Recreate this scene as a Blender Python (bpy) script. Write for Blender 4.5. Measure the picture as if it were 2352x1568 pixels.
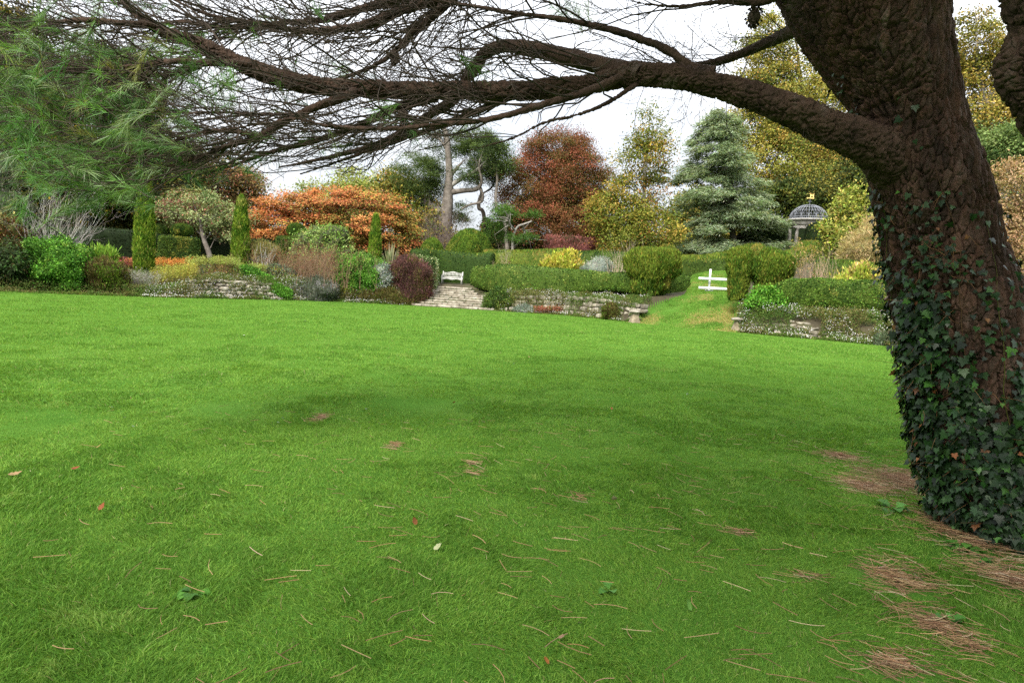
import bpy, math
import numpy as np
from mathutils import Matrix, Vector

sc = bpy.context.scene
for o in list(bpy.data.objects):
    bpy.data.objects.remove(o, do_unlink=True)
rng = np.random.default_rng(11)
R = math.radians

# ------------------------------------------------------------------ camera
W, H, F = 2352.0, 1568.0, 1568.0            # photo grid used for measuring
PITCH, ROLL, CAMH = R(4.56), R(3.2), 1.6
cp, sp, cr, sr = math.cos(PITCH), math.sin(PITCH), math.cos(ROLL), math.sin(ROLL)
CF = np.array([0, cp, -sp])
_u0 = np.array([0, sp, cp]); _r0 = np.array([1.0, 0, 0])
CR = cr * _r0 + sr * _u0
CU = -sr * _r0 + cr * _u0
CC = np.array([0, 0, CAMH])
cam = bpy.data.objects.new('camera', bpy.data.cameras.new('camera'))
sc.collection.objects.link(cam)
m = Matrix.Identity(4)
for i in range(3):
    m[i][0], m[i][1], m[i][2], m[i][3] = CR[i], CU[i], -CF[i], CC[i]
cam.matrix_world = m
cam.data.lens, cam.data.sensor_width = 24.0, 36.0
cam.data.clip_start, cam.data.clip_end = 0.05, 3000
sc.camera = cam

# ------------------------------------------------------------------ light
SUN_EL, SUN_AZ = R(44), R(205)              # azimuth from +Y, clockwise: behind the camera, to its left
world = bpy.data.worlds.new('World'); sc.world = world
world.use_nodes = True
nt = world.node_tree; nt.nodes.clear()
wo = nt.nodes.new('ShaderNodeOutputWorld'); bg = nt.nodes.new('ShaderNodeBackground')
sky = nt.nodes.new('ShaderNodeTexSky'); sky.sky_type = 'NISHITA'; sky.sun_disc = False
sky.sun_elevation, sky.sun_rotation = SUN_EL, SUN_AZ
sky.air_density, sky.dust_density = 1.0, 3.0
tc = nt.nodes.new('ShaderNodeTexCoord')
nz = nt.nodes.new('ShaderNodeTexNoise'); nz.inputs['Scale'].default_value = 2.2; nz.inputs['Detail'].default_value = 6
mr = nt.nodes.new('ShaderNodeMapRange')
mr.inputs['From Min'].default_value, mr.inputs['From Max'].default_value = 0.3, 0.52
mr.inputs['To Min'].default_value, mr.inputs['To Max'].default_value = 0.72, 0.97
mx = nt.nodes.new('ShaderNodeMix'); mx.data_type = 'RGBA'
mx.inputs['B'].default_value = (9.6, 9.9, 10.3, 1)       # bright overcast cloud
nt.links.new(tc.outputs['Generated'], nz.inputs['Vector'])
nt.links.new(nz.outputs['Fac'], mr.inputs['Value'])
nt.links.new(mr.outputs['Result'], mx.inputs['Factor'])
nt.links.new(sky.outputs['Color'], mx.inputs['A'])
sx = nt.nodes.new('ShaderNodeSeparateXYZ'); nt.links.new(tc.outputs['Generated'], sx.inputs[0])
gz = nt.nodes.new('ShaderNodeMapRange')                  # an overcast sky is brightest overhead
gz.inputs['From Min'].default_value, gz.inputs['From Max'].default_value = 0.0, 1.0
gz.inputs['To Min'].default_value, gz.inputs['To Max'].default_value = 0.24, 1.0
nt.links.new(sx.outputs['Z'], gz.inputs['Value'])
cv = nt.nodes.new('ShaderNodeMapRange'); cv.inputs['From Min'].default_value, cv.inputs['From Max'].default_value = 0.3, 0.7
cv.inputs['To Min'].default_value, cv.inputs['To Max'].default_value = 0.80, 1.15
nt.links.new(nz.outputs['Fac'], cv.inputs['Value'])
mm = nt.nodes.new('ShaderNodeMath'); mm.operation = 'MULTIPLY'
nt.links.new(gz.outputs['Result'], mm.inputs[0]); nt.links.new(cv.outputs['Result'], mm.inputs[1])
vm = nt.nodes.new('ShaderNodeVectorMath'); vm.operation = 'SCALE'; vm.inputs[0].default_value = (12.6, 13.0, 13.6)
nt.links.new(mm.outputs[0], vm.inputs['Scale']); nt.links.new(vm.outputs[0], mx.inputs['B'])
nt.links.new(mx.outputs['Result'], bg.inputs['Color'])
bg.inputs['Strength'].default_value = 0.115
nt.links.new(bg.outputs[0], wo.inputs[0])
sun = bpy.data.objects.new('sun', bpy.data.lights.new('sun', 'SUN'))
sc.collection.objects.link(sun)
sun.data.energy, sun.data.angle, sun.data.color = 3.0, R(16), (1, 0.95, 0.86)
_sd = Vector((math.sin(SUN_AZ) * math.cos(SUN_EL), math.cos(SUN_AZ) * math.cos(SUN_EL), math.sin(SUN_EL)))
sun.rotation_euler = (-_sd).to_track_quat('-Z', 'Y').to_euler()
sun.location = (-10, -20, 30)
sc.view_settings.view_transform, sc.view_settings.look = 'Standard', 'None'
sc.view_settings.exposure, sc.view_settings.gamma = 1.2, 1.0
sc.cycles.use_denoising = False
sc.cycles.max_bounces, sc.cycles.diffuse_bounces, sc.cycles.glossy_bounces = 6, 3, 2
sc.cycles.transmission_bounces, sc.cycles.transparent_max_bounces = 3, 4

# ------------------------------------------------------------------ measuring
def ray(px, py):
    px = np.asarray(px, float); py = np.asarray(py, float)
    return (CF * F + (px[..., None] - W / 2) * CR - (py[..., None] - H / 2) * CU)
def P(px, py, Y):
    d = ray(px, py); return CC + d * (np.asarray(Y, float) / d[..., 1])[..., None]
def G(px, py):
    d = ray(px, py); return CC + d * (-CAMH / d[..., 2])[..., None]
def project(p):
    v = p - CC; z = v @ CF
    return np.stack([W / 2 + F * (v @ CR) / z, H / 2 - F * (v @ CU) / z], -1)

# lawn edge, from the photo
_edge = np.array([(-700, 640), (-300, 656), (0, 670), (245, 679), (400, 684), (573, 687.5), (770, 692.5), (933, 701), (1100, 711.5),
                  (1290, 723.5), (1450, 740), (1500, 745), (1680, 762), (1776, 771), (1900, 782), (2075, 798), (2300, 820), (2600, 850), (3200, 915)], float)
_eg = G(_edge[:, 0], _edge[:, 1])
EA, EY = _eg[:, 0] / _eg[:, 1], _eg[:, 1]
def edgeY(a): return np.interp(a, EA, EY)
def a_of(px, py=690): 
    d = ray(px, py); return d[..., 0] / d[..., 1]
def eY(px, py=690): return edgeY(a_of(px, py))

# value noise
def _h(i, j, k, s):
    n = (i * 73856093) ^ (j * 19349663) ^ (k * 83492791) ^ (s * 2654435)
    n = (n ^ (n >> 13)) * 1274126177 & 0x7fffffff
    n = (n ^ (n >> 16)) & 0xffff
    return n / 65535.0
def vnoise(p, s=0):
    p = np.asarray(p, float); f = np.floor(p); t = p - f; t = t * t * (3 - 2 * t); f = f.astype(np.int64)
    out = 0
    for a in (0, 1):
        wa = t[..., 0] if a else 1 - t[..., 0]
        for b in (0, 1):
            wb = t[..., 1] if b else 1 - t[..., 1]
            for c in (0, 1):
                wc = t[..., 2] if c else 1 - t[..., 2]
                out = out + wa * wb * wc * _h(f[..., 0] + a, f[..., 1] + b, f[..., 2] + c, s)
    return out
def fbm(p, s=0, o=3):
    v, a, tot = 0, 1.0, 0
    for i in range(o):
        v = v + a * vnoise(np.asarray(p) * (2 ** i), s + i); tot += a; a *= .5
    return v / tot - .5
def worley(p, s=0):
    f = np.floor(p).astype(np.int64); F1 = np.full(p.shape[:-1], 9.0); F2 = F1.copy(); ID = F1 * 0
    for a in (-1, 0, 1):
        for b in (-1, 0, 1):
            for c in (-1, 0, 1):
                i, j, k = f[..., 0] + a, f[..., 1] + b, f[..., 2] + c
                q = np.stack([i + _h(i, j, k, s), j + _h(i, j, k, s + 1), k + _h(i, j, k, s + 2)], -1)
                d = np.linalg.norm(q - p, axis=-1)
                ID = np.where(d < F1, _h(i, j, k, s + 7), ID)
                F2 = np.where(d < F1, F1, np.minimum(F2, d)); F1 = np.minimum(F1, d)
    return F1, F2, ID
def smooth(x, a, b):
    t = np.clip((x - a) / (b - a), 0, 1); return t * t * (3 - 2 * t)
def unit(v): return v / np.maximum(np.linalg.norm(v, axis=-1, keepdims=True), 1e-9)

# terrain: flat lawn, a bank behind its edge, a mound to the right, a grass ramp through the bank
def ramp_w(a, t):
    aL = np.interp(t, [-1, 0, 5.5, 9], [.163, .170, .248, .252])
    return smooth(a, aL - .006, aL + .006) * (1 - smooth(a, .322, .332)) * (1 - smooth(t, 15, 20))
def terr(x, y, ramp=True):
    x = np.asarray(x, float); y = np.asarray(y, float)
    a = x / np.maximum(y, .5); e = edgeY(a)
    t = np.where(y > 2, y - e, -50.0)
    b = np.interp(t, [-.3, 0, .4, .75, 2.0, 4, 40, 200], [-.03, .0, .12, .7, 1.38, 1.48, 2.3, 5])
    wl = 1 - smooth(a, -.53, -.43)                        # no wall at the left end, only a gentle bed
    b = b * (1 - wl) + wl * np.interp(t, [-.3, 0, 3, 6, 11, 40, 200], [-.03, 0, .35, 1.0, 1.5, 2.3, 5])
    if ramp:
        rz = np.interp(t, [-.3, 0, 2, 4, 5.7, 8, 14, 40, 200], [-.03, 0.0, .5, 1.1, 1.62, 1.9, 2.6, 3, 5])
        w = ramp_w(a, t); b = b * (1 - w) + rz * w
    ws = smooth(a, -.166, -.156) * (1 - smooth(a, -.018, -.008)) * (1 - smooth(t, 4.2, 5.5))
    b = b * (1 - ws) + ws * np.interp(t, [-.3, 0, 3.6, 4.0, 50], [-.03, 0, 1.18, 1.46, 1.6])
    hill = 4.9 * np.exp(-((x - 29) ** 2 / 392 + (y - 66) ** 2 / 260))
    return b + hill * smooth(t, 0, 6)

# ------------------------------------------------------------------ mesh building
class MB:
    def __init__(s): s.v, s.f, s.c, s.n = [], [], [], 0
    def add(s, v, faces, col=(1, 1, 1)):
        v = np.asarray(v, np.float32).reshape(-1, 3); s.v.append(v)
        c = np.empty((len(v), 4), np.float32); c[:, :3] = col; c[:, 3] = 1; s.c.append(c)
        for f in (faces if isinstance(faces, list) else [faces]):
            s.f.append(np.asarray(f, np.int64) + s.n)
        s.n += len(v); return s
    def mesh(s, name, mat, smooth_=False):
        me = bpy.data.meshes.new(name)
        v = np.concatenate(s.v); me.vertices.add(len(v)); me.vertices.foreach_set('co', v.ravel())
        tot = np.concatenate([np.full(len(f), f.shape[1]) for f in s.f]); st = np.concatenate([[0], np.cumsum(tot)[:-1]])
        li = np.concatenate([f.ravel() for f in s.f])
        me.loops.add(len(li)); me.loops.foreach_set('vertex_index', li.astype(np.int32))
        me.polygons.add(len(tot)); me.polygons.foreach_set('loop_start', st.astype(np.int32))
        if smooth_: me.polygons.foreach_set('use_smooth', np.ones(len(tot), bool))
        ca = me.color_attributes.new('Col', 'FLOAT_COLOR', 'POINT'); ca.data.foreach_set('color', np.concatenate(s.c).ravel())
        me.update(calc_edges=True)
        if mat: me.materials.append(mat)
        return me
    def build(s, name, mat, parent=None, smooth_=False, **kw):
        o = bpy.data.objects.new(name, s.mesh(name, mat, smooth_)); sc.collection.objects.link(o)
        if parent:
            o.parent = parent
            if parent.type == 'EMPTY': o.matrix_parent_inverse = parent.matrix_basis.inverted()
        tag(o, **kw); return o
def tag(o, label=None, cat=None, group=None, kind=None):
    if label: o['label'] = label
    if cat: o['category'] = cat
    if group: o['group'] = group
    if kind: o['kind'] = kind
    return o
def empty(name, loc, **kw):
    o = bpy.data.objects.new(name, None); sc.collection.objects.link(o); o.location = loc
    o.matrix_basis = Matrix.Translation(Vector([float(q) for q in loc])); tag(o, **kw); return o
def copy_tree(o, parent=None):
    c = o.copy(); sc.collection.objects.link(c)
    if parent: c.parent = parent; c.matrix_parent_inverse = o.matrix_parent_inverse.copy()
    for ch in list(o.children): copy_tree(ch, c)
    return c

def gridf(nu, nv, wrap=True):
    i = np.arange(nv - 1)[:, None]; j = np.arange(nu if wrap else nu - 1)[None, :]
    j2 = (j + 1) % nu
    a = i * nu + j; b = i * nu + j2
    return np.stack([a, b, b + nu, a + nu], -1).reshape(-1, 4)
def box(cx, cy, cz, sx, sy, sz):
    x, y, z = np.meshgrid([-.5, .5], [-.5, .5], [-.5, .5], indexing='ij')
    v = np.stack([x.ravel() * sx + cx, y.ravel() * sy + cy, z.ravel() * sz + cz], -1)
    return v, np.array([(0, 1, 3, 2), (4, 6, 7, 5), (0, 4, 5, 1), (2, 3, 7, 6), (0, 2, 6, 4), (1, 5, 7, 3)])
_bt, _bf = None, None
def rbox(sx, sy, sz, r=.15, n=5, amp=.02, seed=0):
    """rounded irregular block as a superellipsoid grid"""
    th = np.linspace(0, 2 * np.pi, 4 * n, endpoint=False); ph = np.linspace(-np.pi / 2, np.pi / 2, 2 * n)
    e = r
    sg = lambda q: np.sign(q) * np.abs(q) ** e
    T, Q = np.meshgrid(th, ph)
    v = np.stack([sg(np.cos(Q)) * sg(np.cos(T)) * sx / 2, sg(np.cos(Q)) * sg(np.sin(T)) * sy / 2, sg(np.sin(Q)) * sz / 2], -1).reshape(-1, 3)
    v = v + (amp * np.stack([fbm(v * 6 / max(sx, .2) + seed, 3 + k) for k in range(3)], -1))
    return v, gridf(4 * n, 2 * n)
def catmull(p, n):
    p = np.asarray(p, float); k = len(p); q = np.concatenate([[2 * p[0] - p[1]], p, [2 * p[-1] - p[-2]]])
    s = np.linspace(0, k - 1 - 1e-6, n); i = s.astype(int); t = (s - i)[:, None]
    a, b, c, d = q[i], q[i + 1], q[i + 2], q[i + 3]
    return .5 * (2 * b + (c - a) * t + (2 * a - 5 * b + 4 * c - d) * t ** 2 + (3 * b - a - 3 * c + d) * t ** 3)
def tubes(pts, rad, sides=4, cap=False):
    """pts (N,K,3), rad (N,K) -> verts, quads"""
    pts = np.asarray(pts, float); N, K, _ = pts.shape
    tan = unit(np.gradient(pts, axis=1)); mt = unit(pts[:, -1] - pts[:, 0])
    ref = np.where(np.abs(mt[:, 2:3]) < .8, np.array([[0, 0, 1.0]]), np.array([[1.0, 0, 0]]))
    s = unit(np.cross(tan, ref[:, None, :])); b = np.cross(s, tan)
    th = np.linspace(0, 2 * np.pi, sides, endpoint=False)
    v = pts[:, :, None, :] + rad[:, :, None, None] * (np.cos(th)[None, None, :, None] * s[:, :, None, :] + np.sin(th)[None, None, :, None] * b[:, :, None, :])
    f = gridf(sides, K); f = (f[None] + (np.arange(N) * K * sides)[:, None, None]).reshape(-1, 4)
    return v.reshape(-1, 3), f
def tube1(p, r, sides=8):
    return tubes(np.asarray(p, float)[None], np.asarray(r, float)[None], sides)

def pick(pal, n, base=None, keep=.6, var=.16):
    """colours from a palette [(rgb, weight)...]; base = per-item preferred index"""
    cols = np.array([c for c, w in pal]); w = np.array([w for c, w in pal], float); w /= w.sum()
    idx = rng.choice(len(cols), n, p=w)
    if base is not None: idx = np.where(rng.random(n) < keep, base, idx)
    c = cols[idx] * np.exp(rng.normal(0, var, (n, 1))) * np.exp(rng.normal(0, var * .35, (n, 3)))
    return np.clip(c, 0, .95)
K_ALB = .70
def S(r, g, b, k=1.0):
    c = np.array([r, g, b]) / 255.0
    return np.where(c <= .04045, c / 12.92, ((c + .055) / 1.055) ** 2.4) * K_ALB * k
def leaf_quads(mb, p, d, nrm, L, Wd, col):
    """rhombic leaves from base p along d, facing nrm"""
    n = len(p); L = np.broadcast_to(L, (n,))[:, None]; Wd = np.broadcast_to(Wd, (n,))[:, None]
    d = unit(d); s = unit(np.cross(d, nrm)); up = np.cross(s, d)
    mid = p + d * L * .45 + up * L * .06
    v = np.stack([p, mid + s * Wd / 2, p + d * L, mid - s * Wd / 2], 1).reshape(-1, 3)
    mb.add(v, np.arange(4 * n).reshape(n, 4), np.repeat(col, 4, 0))
def tri_blades(mb, p, d, L, Wd, col, side=None):
    n = len(p); L = np.broadcast_to(L, (n,))[:, None]; Wd = np.broadcast_to(Wd, (n,))[:, None]
    if side is None: side = rng.normal(size=(n, 3))
    s = unit(np.cross(d, side))
    v = np.stack([p - s * Wd / 2, p + s * Wd / 2, p + unit(d) * L], 1).reshape(-1, 3)
    mb.add(v, np.arange(3 * n).reshape(n, 3), np.repeat(col, 3, 0))
def bent_blades(mb, p, d, bend, L, Wd, col):
    n = len(p); L = np.broadcast_to(L, (n,))[:, None]; Wd = np.broadcast_to(Wd, (n,))[:, None]
    s = unit(np.cross(d, rng.normal(size=(n, 3)))); d = unit(d)
    q1 = p + d * L * .55 + bend * L * .25; q2 = p + d * L * .92 + bend * L
    v = np.stack([p - s * Wd / 2, p + s * Wd / 2, q1 + s * Wd * .4, q1 - s * Wd * .4, q2], 1).reshape(-1, 3)
    o = (np.arange(n) * 5)[:, None]
    mb.add(v, [o + np.array([[0, 1, 2, 3]]), o + np.array([[3, 2, 4]])], np.repeat(col, 5, 0))
def surf_sample(v, f, n, power=1.0):
    tri = np.concatenate([f[:, [0, 1, 2]], f[:, [0, 2, 3]]]) if f.shape[1] == 4 else f
    a, b, c = v[tri[:, 0]], v[tri[:, 1]], v[tri[:, 2]]
    cr_ = np.cross(b - a, c - a); ar = np.linalg.norm(cr_, axis=1); cdf = np.cumsum(ar)
    i = np.clip(np.searchsorted(cdf, rng.random(n) * cdf[-1]), 0, len(tri) - 1)
    r1 = np.sqrt(rng.random(n))[:, None]; r2 = rng.random(n)[:, None]
    return a[i] * (1 - r1) + b[i] * r1 * (1 - r2) + c[i] * r1 * r2, unit(cr_)[i]

# ------------------------------------------------------------------ materials
def new_mat(name):
    mt = bpy.data.materials.new(name); mt.use_nodes = True
    return mt, mt.node_tree, mt.node_tree.nodes['Principled BSDF'], mt.node_tree.nodes['Material Output']
def leaf_mat(name, rough=.6, spec=.10, trans=.25, tint=(1.15, 1.1, .5)):
    mt, t, b, out = new_mat(name)
    at = t.nodes.new('ShaderNodeAttribute'); at.attribute_name = 'Col'
    t.links.new(at.outputs['Color'], b.inputs['Base Color'])
    b.inputs['Roughness'].default_value = rough; b.inputs['Specular IOR Level'].default_value = spec
    if trans:
        tr = t.nodes.new('ShaderNodeBsdfTranslucent'); mu = t.nodes.new('ShaderNodeMix'); mu.data_type = 'RGBA'; mu.blend_type = 'MULTIPLY'
        mu.inputs['Factor'].default_value = 1; mu.inputs['B'].default_value = (*tint, 1)
        ms = t.nodes.new('ShaderNodeMixShader'); ms.inputs[0].default_value = trans
        t.links.new(at.outputs['Color'], mu.inputs['A']); t.links.new(mu.outputs['Result'], tr.inputs['Color'])
        t.links.new(b.outputs[0], ms.inputs[1]); t.links.new(tr.outputs[0], ms.inputs[2]); t.links.new(ms.outputs[0], out.inputs[0])
    return mt
def noise_mat(name, cols, scale=6, detail=6, rough=.85, bump=.3, bscale=20, spec=.2, vec_scale=(1, 1, 1), use_col=False, dist=.02):
    mt, t, b, out = new_mat(name)
    tc = t.nodes.new('ShaderNodeTexCoord'); mp = t.nodes.new('ShaderNodeMapping'); mp.inputs['Scale'].default_value = vec_scale
    t.links.new(tc.outputs['Object'], mp.inputs['Vector'])
    n = t.nodes.new('ShaderNodeTexNoise'); n.inputs['Scale'].default_value = scale; n.inputs['Detail'].default_value = detail
    n.inputs['Roughness'].default_value = .65
    t.links.new(mp.outputs[0], n.inputs['Vector'])
    r = t.nodes.new('ShaderNodeValToRGB'); el = r.color_ramp.elements
    pos = np.linspace(.3, .7, len(cols))
    for i, c in enumerate(cols):
        e = el[i] if i < 2 else el.new(pos[i])
        e.position = pos[i]; e.color = (*c, 1)
    t.links.new(n.outputs['Fac'], r.inputs[0])
    src = r.outputs[0]
    if use_col:
        at = t.nodes.new('ShaderNodeAttribute'); at.attribute_name = 'Col'
        mu = t.nodes.new('ShaderNodeMix'); mu.data_type = 'RGBA'; mu.blend_type = 'MULTIPLY'; mu.inputs['Factor'].default_value = 1
        t.links.new(src, mu.inputs['A']); t.links.new(at.outputs['Color'], mu.inputs['B']); src = mu.outputs['Result']
    t.links.new(src, b.inputs['Base Color'])
    b.inputs['Roughness'].default_value = rough; b.inputs['Specular IOR Level'].default_value = spec
    if bump:
        n2 = t.nodes.new('ShaderNodeTexNoise'); n2.inputs['Scale'].default_value = bscale; n2.inputs['Detail'].default_value = 8
        t.links.new(mp.outputs[0], n2.inputs['Vector'])
        bp = t.nodes.new('ShaderNodeBump'); bp.inputs['Strength'].default_value = bump; bp.inputs['Distance'].default_value = dist
        t.links.new(n2.outputs['Fac'], bp.inputs['Height']); t.links.new(bp.outputs[0], b.inputs['Normal'])
    return mt
M = {
    'leaf': leaf_mat('foliage'),
    'grass': leaf_mat('grass_blades', rough=.65, spec=.06, trans=.32, tint=(1.2, 1.15, .5)),
    'ivy': leaf_mat('ivy_leaf', rough=.42, spec=.28, trans=.12),
    'litter': leaf_mat('dry_litter', rough=.7, spec=.15, trans=.1, tint=(1, .9, .7)),
    'needle': leaf_mat('pine_needles', rough=.4, spec=.4, trans=.35),
    'bark': noise_mat('pine_bark', [(.026, .017, .012), (.048, .030, .021), (.068, .042, .029), (.105, .08, .066)], scale=6, bump=1.0, bscale=38, vec_scale=(1, 1, .45), dist=.02, use_col=True),
    'twig': noise_mat('pine_twig', [(.032, .023, .018), (.062, .045, .034), (.095, .072, .056)], scale=9, bump=.4, bscale=60),
    'bark_grey': noise_mat('grey_bark', [(.07, .06, .05), (.14, .12, .10), (.21, .185, .16)], scale=3, bump=.5, bscale=15),
    'bark_brown': noise_mat('brown_bark', [(.06, .045, .035), (.12, .09, .07), (.17, .14, .11)], scale=3, bump=.5, bscale=15),
    'bark_white': noise_mat('pale_bark', [(.15, .13, .11), (.28, .26, .23), (.40, .38, .34)], scale=4, bump=.3, bscale=18),
    'stem': leaf_mat('stem', rough=.7, spec=.15, trans=0),
    'soil': noise_mat('soil', [(.035, .028, .018), (.06, .05, .028), (.05, .07, .025)], scale=1.5, bump=.6, bscale=12, dist=.05),
    'turf': noise_mat('turf', [(.045, .115, .016), (.06, .14, .02), (.08, .165, .028)], scale=.8, bump=.8, bscale=60, dist=.03, spec=0, rough=1),
    'stone': noise_mat('limestone', [(.10, .085, .06), (.24, .22, .18), (.38, .36, .32)], scale=3.5, bump=.8, bscale=18, use_col=True),
    'stone_white': noise_mat('weathered_stone', [(.12, .105, .09), (.26, .245, .22), (.40, .39, .365)], scale=3, bump=.5, bscale=14),
    'white_paint': noise_mat('white_paint', [(.72, .73, .74), (.8, .8, .8)], scale=4, bump=.1, rough=.5),
    'bench_paint': noise_mat('bench_paint', [(.36, .35, .32), (.56, .55, .52)], scale=9, bump=.2, rough=.6),
    'iron': noise_mat('pale_ironwork', [(.13, .14, .16), (.25, .26, .29)], scale=8, bump=.1, rough=.5),
    'gold': noise_mat('gilding', [(.62, .42, .12), (.78, .56, .2)], scale=5, bump=.05, rough=.35, spec=.6),
    'cone': noise_mat('pine_cone', [(.03, .02, .014), (.07, .05, .035)], scale=20, bump=.5, bscale=60),
}

# ================================================================== ground
_as = np.unique(np.concatenate([np.linspace(-2, -.9, 14), np.linspace(-.9, .9, 420), np.linspace(.9, 2, 14), np.linspace(.17, .36, 60)]))
def lawn_bump(x, y):
    p = np.stack([x * .45, y * .45, 0 * x], -1)
    return .05 * fbm(p, 71, 3) * smooth(y, 1, 4)
fr = np.concatenate([np.geomspace(.01, .3, 14), np.linspace(.32, 1, 60)])
A_, Fq = np.meshgrid(_as, fr); Yq = edgeY(A_) * Fq; Xq = A_ * Yq
Zq = np.where(Fq > .985, 0, lawn_bump(Xq, Yq)) * (Fq < .99)
mb = MB(); mb.add(np.stack([Xq, Yq, Zq], -1).reshape(-1, 3), gridf(len(_as), len(fr), False))
y0 = .3; yl = 2
lw = float(edgeY(2.0) * .01); ll = float(edgeY(-2.0) * .01)
mb.add([(2 * lw, lw, 0), (-2 * ll, ll, 0), (-120, -120, 0), (120, -120, 0), (-120, 60, 0), (120, 60, 0)],
       [np.array([[0, 1, 2, 3]]), np.array([[1, 4, 2]]), np.array([[0, 3, 5]])])
mb.build('lawn', M['turf'], smooth_=True, kind='structure')
ts = np.concatenate([[-.25], np.linspace(0, 1, 11), np.linspace(1.2, 8, 30), np.linspace(8.5, 30, 44), np.geomspace(31, 900, 30)])
A_, Tq = np.meshgrid(_as, ts); Yq = edgeY(A_) + Tq; Xq = A_ * Yq
far = smooth(Yq, 150, 300)
Zq = terr(Xq, Yq) * (1 - far) + far * 2 + .05 * fbm(np.stack([Xq, Yq, Zq[:1, :1] * 0 + 0 * Xq], -1) * .9, 5) * (Tq > .1)
vv = np.stack([Xq, Yq, Zq], -1).reshape(-1, 3); ff = gridf(len(_as), len(ts), False)
rw = ramp_w(A_, Tq).reshape(-1)[ff].mean(1) > .5
used = lambda f: (lambda u: (vv[u], np.searchsorted(u, f)))(np.unique(f))
v1, f1 = used(ff[~rw]); MB().add(v1, f1).build('ground', M['soil'], smooth_=True, kind='structure')
v1, f1 = used(ff[rw]); MB().add(v1, f1).build('grass_path', M['turf'], smooth_=True, kind='structure')

# bare patches in the lawn where needles have killed the grass (photo ellipses laid on the ground)
_pt = [(2085, 1108, 85, 26), (1990, 1120, 60, 16), (2065, 1335, 70, 34), (2150, 1440, 75, 36), (2050, 1530, 85, 34), (2320, 1335, 70, 40), (2230, 1490, 45, 22),
       (1930, 1050, 40, 8), (908, 1027, 13, 10), (1085, 1070, 13, 6), (1085, 1093, 15, 6), (738, 958, 14, 10), (1105, 1082, 10, 5), (1330, 1150, 25, 6),
       (2230, 1230, 90, 40), (1700, 1230, 30, 7), (1850, 1330, 40, 10)]
_pc = G(np.array([p[0] for p in _pt]), np.array([p[1] for p in _pt]))
_px = G(np.array([p[0] + p[2] for p in _pt]), np.array([p[1] for p in _pt])); _py = G(np.array([p[0] for p in _pt]), np.array([p[1] - p[3] for p in _pt]))
_rx = np.linalg.norm(_px - _pc, axis=1); _ry = np.linalg.norm(_py - _pc, axis=1)
def bare(x, y):
    w = 0 * x
    n = fbm(np.stack([x * 2.2, y * 2.2, 0 * x], -1), 31, 3) * 1.3
    for c, rx, ry in zip(_pc, _rx, _ry):
        d = np.sqrt(((x - c[0]) / rx) ** 2 + ((y - c[1]) / ry) ** 2) + n
        w = np.maximum(w, 1 - smooth(d, .35, 1.45))
    return w

# ------------------------------------------------------------------ grass blades
GP = [((.120, .238, .034), 5), ((.152, .276, .042), 4), ((.085, .182, .025), 3), ((.19, .30, .065), 1.6), ((.28, .26, .12), .3)]
def grass_band(mb, ya, yb, dens, wd, ht, bent, only_ramp=False):
    n = int(dens * (yb - ya) * (.82 * (ya + yb) + 1.4))
    y = ya + (yb - ya) * rng.random(n); x = (rng.random(n) * 2 - 1) * (.82 * y + .7)
    a = x / y; t = y - edgeY(a); rwv = ramp_w(a, t)
    if only_ramp:
        k = (rwv > .4) & (t > 0) & (a > .1); x, y, a, t, rwv = x[k], y[k], a[k], t[k], rwv[k]; n = len(x)
    ok = (t < .08) | ((rwv > .5) & (t > 0))
    b = bare(x, y); ok &= rng.random(n) > b * .9
    cl = fbm(np.stack([x * .9, y * .9, 0 * x], -1), 41, 3); cl2 = fbm(np.stack([x * 4, y * 4, 0 * x], -1), 47, 2)
    x, y, b, cl, cl2, t, rwv, a = [q[ok] for q in (x, y, b, cl, cl2, t, rwv, a)]
    n = len(x)
    z = np.where(t < 0, lawn_bump(x, y) * (t < -.6), terr(x, y)) - .006
    lean = np.stack([np.sin(cl * 22 + 1.2 * x), np.cos(cl * 17 - .8 * y), 0 * x], -1)
    d = unit(np.array([0, 0, 1.0]) + lean * .2 + rng.normal(0, .5, (n, 3)) * np.array([1, 1, .2]))
    L = ht * (.65 + .5 * rng.random(n)) * np.clip(1 + .9 * cl + .8 * cl2, .8, 2) * (1 - .45 * b)
    idx = np.clip(np.round(1.2 + cl * 3.5 + cl2 * 2), 0, 3).astype(int)
    col = pick(GP, n, idx, .55, .15)
    worn = np.clip(rwv * smooth(fbm(np.stack([x * .8, y * .8, 0 * x], -1), 61, 3) + .9 * smooth(np.abs(a - .257 + .0 * t) , .035, .08) * smooth(t, 7, 1) - .05 * t / 6, -.06, .36), 0, 1) * (t > -.5)
    col = np.where((rng.random(n) < worn * .85)[:, None], pick([((.42, .34, .13), 1), ((.34, .30, .09), 1), ((.3, .22, .11), .6)], n), col)
    p = np.stack([x, y, z], -1)
    if bent: bent_blades(mb, p, d, unit(.5 * lean + rng.normal(0, .9, (n, 3)) * np.array([1, 1, .1]) - np.array([0, 0, .25])) * .55, L, wd, col)
    else: tri_blades(mb, p, d, L, wd, col)
mb = MB()
grass_band(mb, 2.1, 4.2, 13500, .0034, .042, True)
grass_band(mb, 4.2, 7.5, 6000, .0048, .042, True)
grass_band(mb, 7.5, 13, 2300, .008, .044, True)
grass_band(mb, 13, 21, 800, .014, .046, False)
grass_band(mb, 21, 34, 300, .023, .05, False)
grass_band(mb, 34, 56, 150, .032, .05, False)
grass_band(mb, 32, 50, 900, .028, .06, False, True)
mb.build('grass', M['grass'], label='short green grass growing all over the lawn and ramp', cat='grass', kind='stuff')

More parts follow.
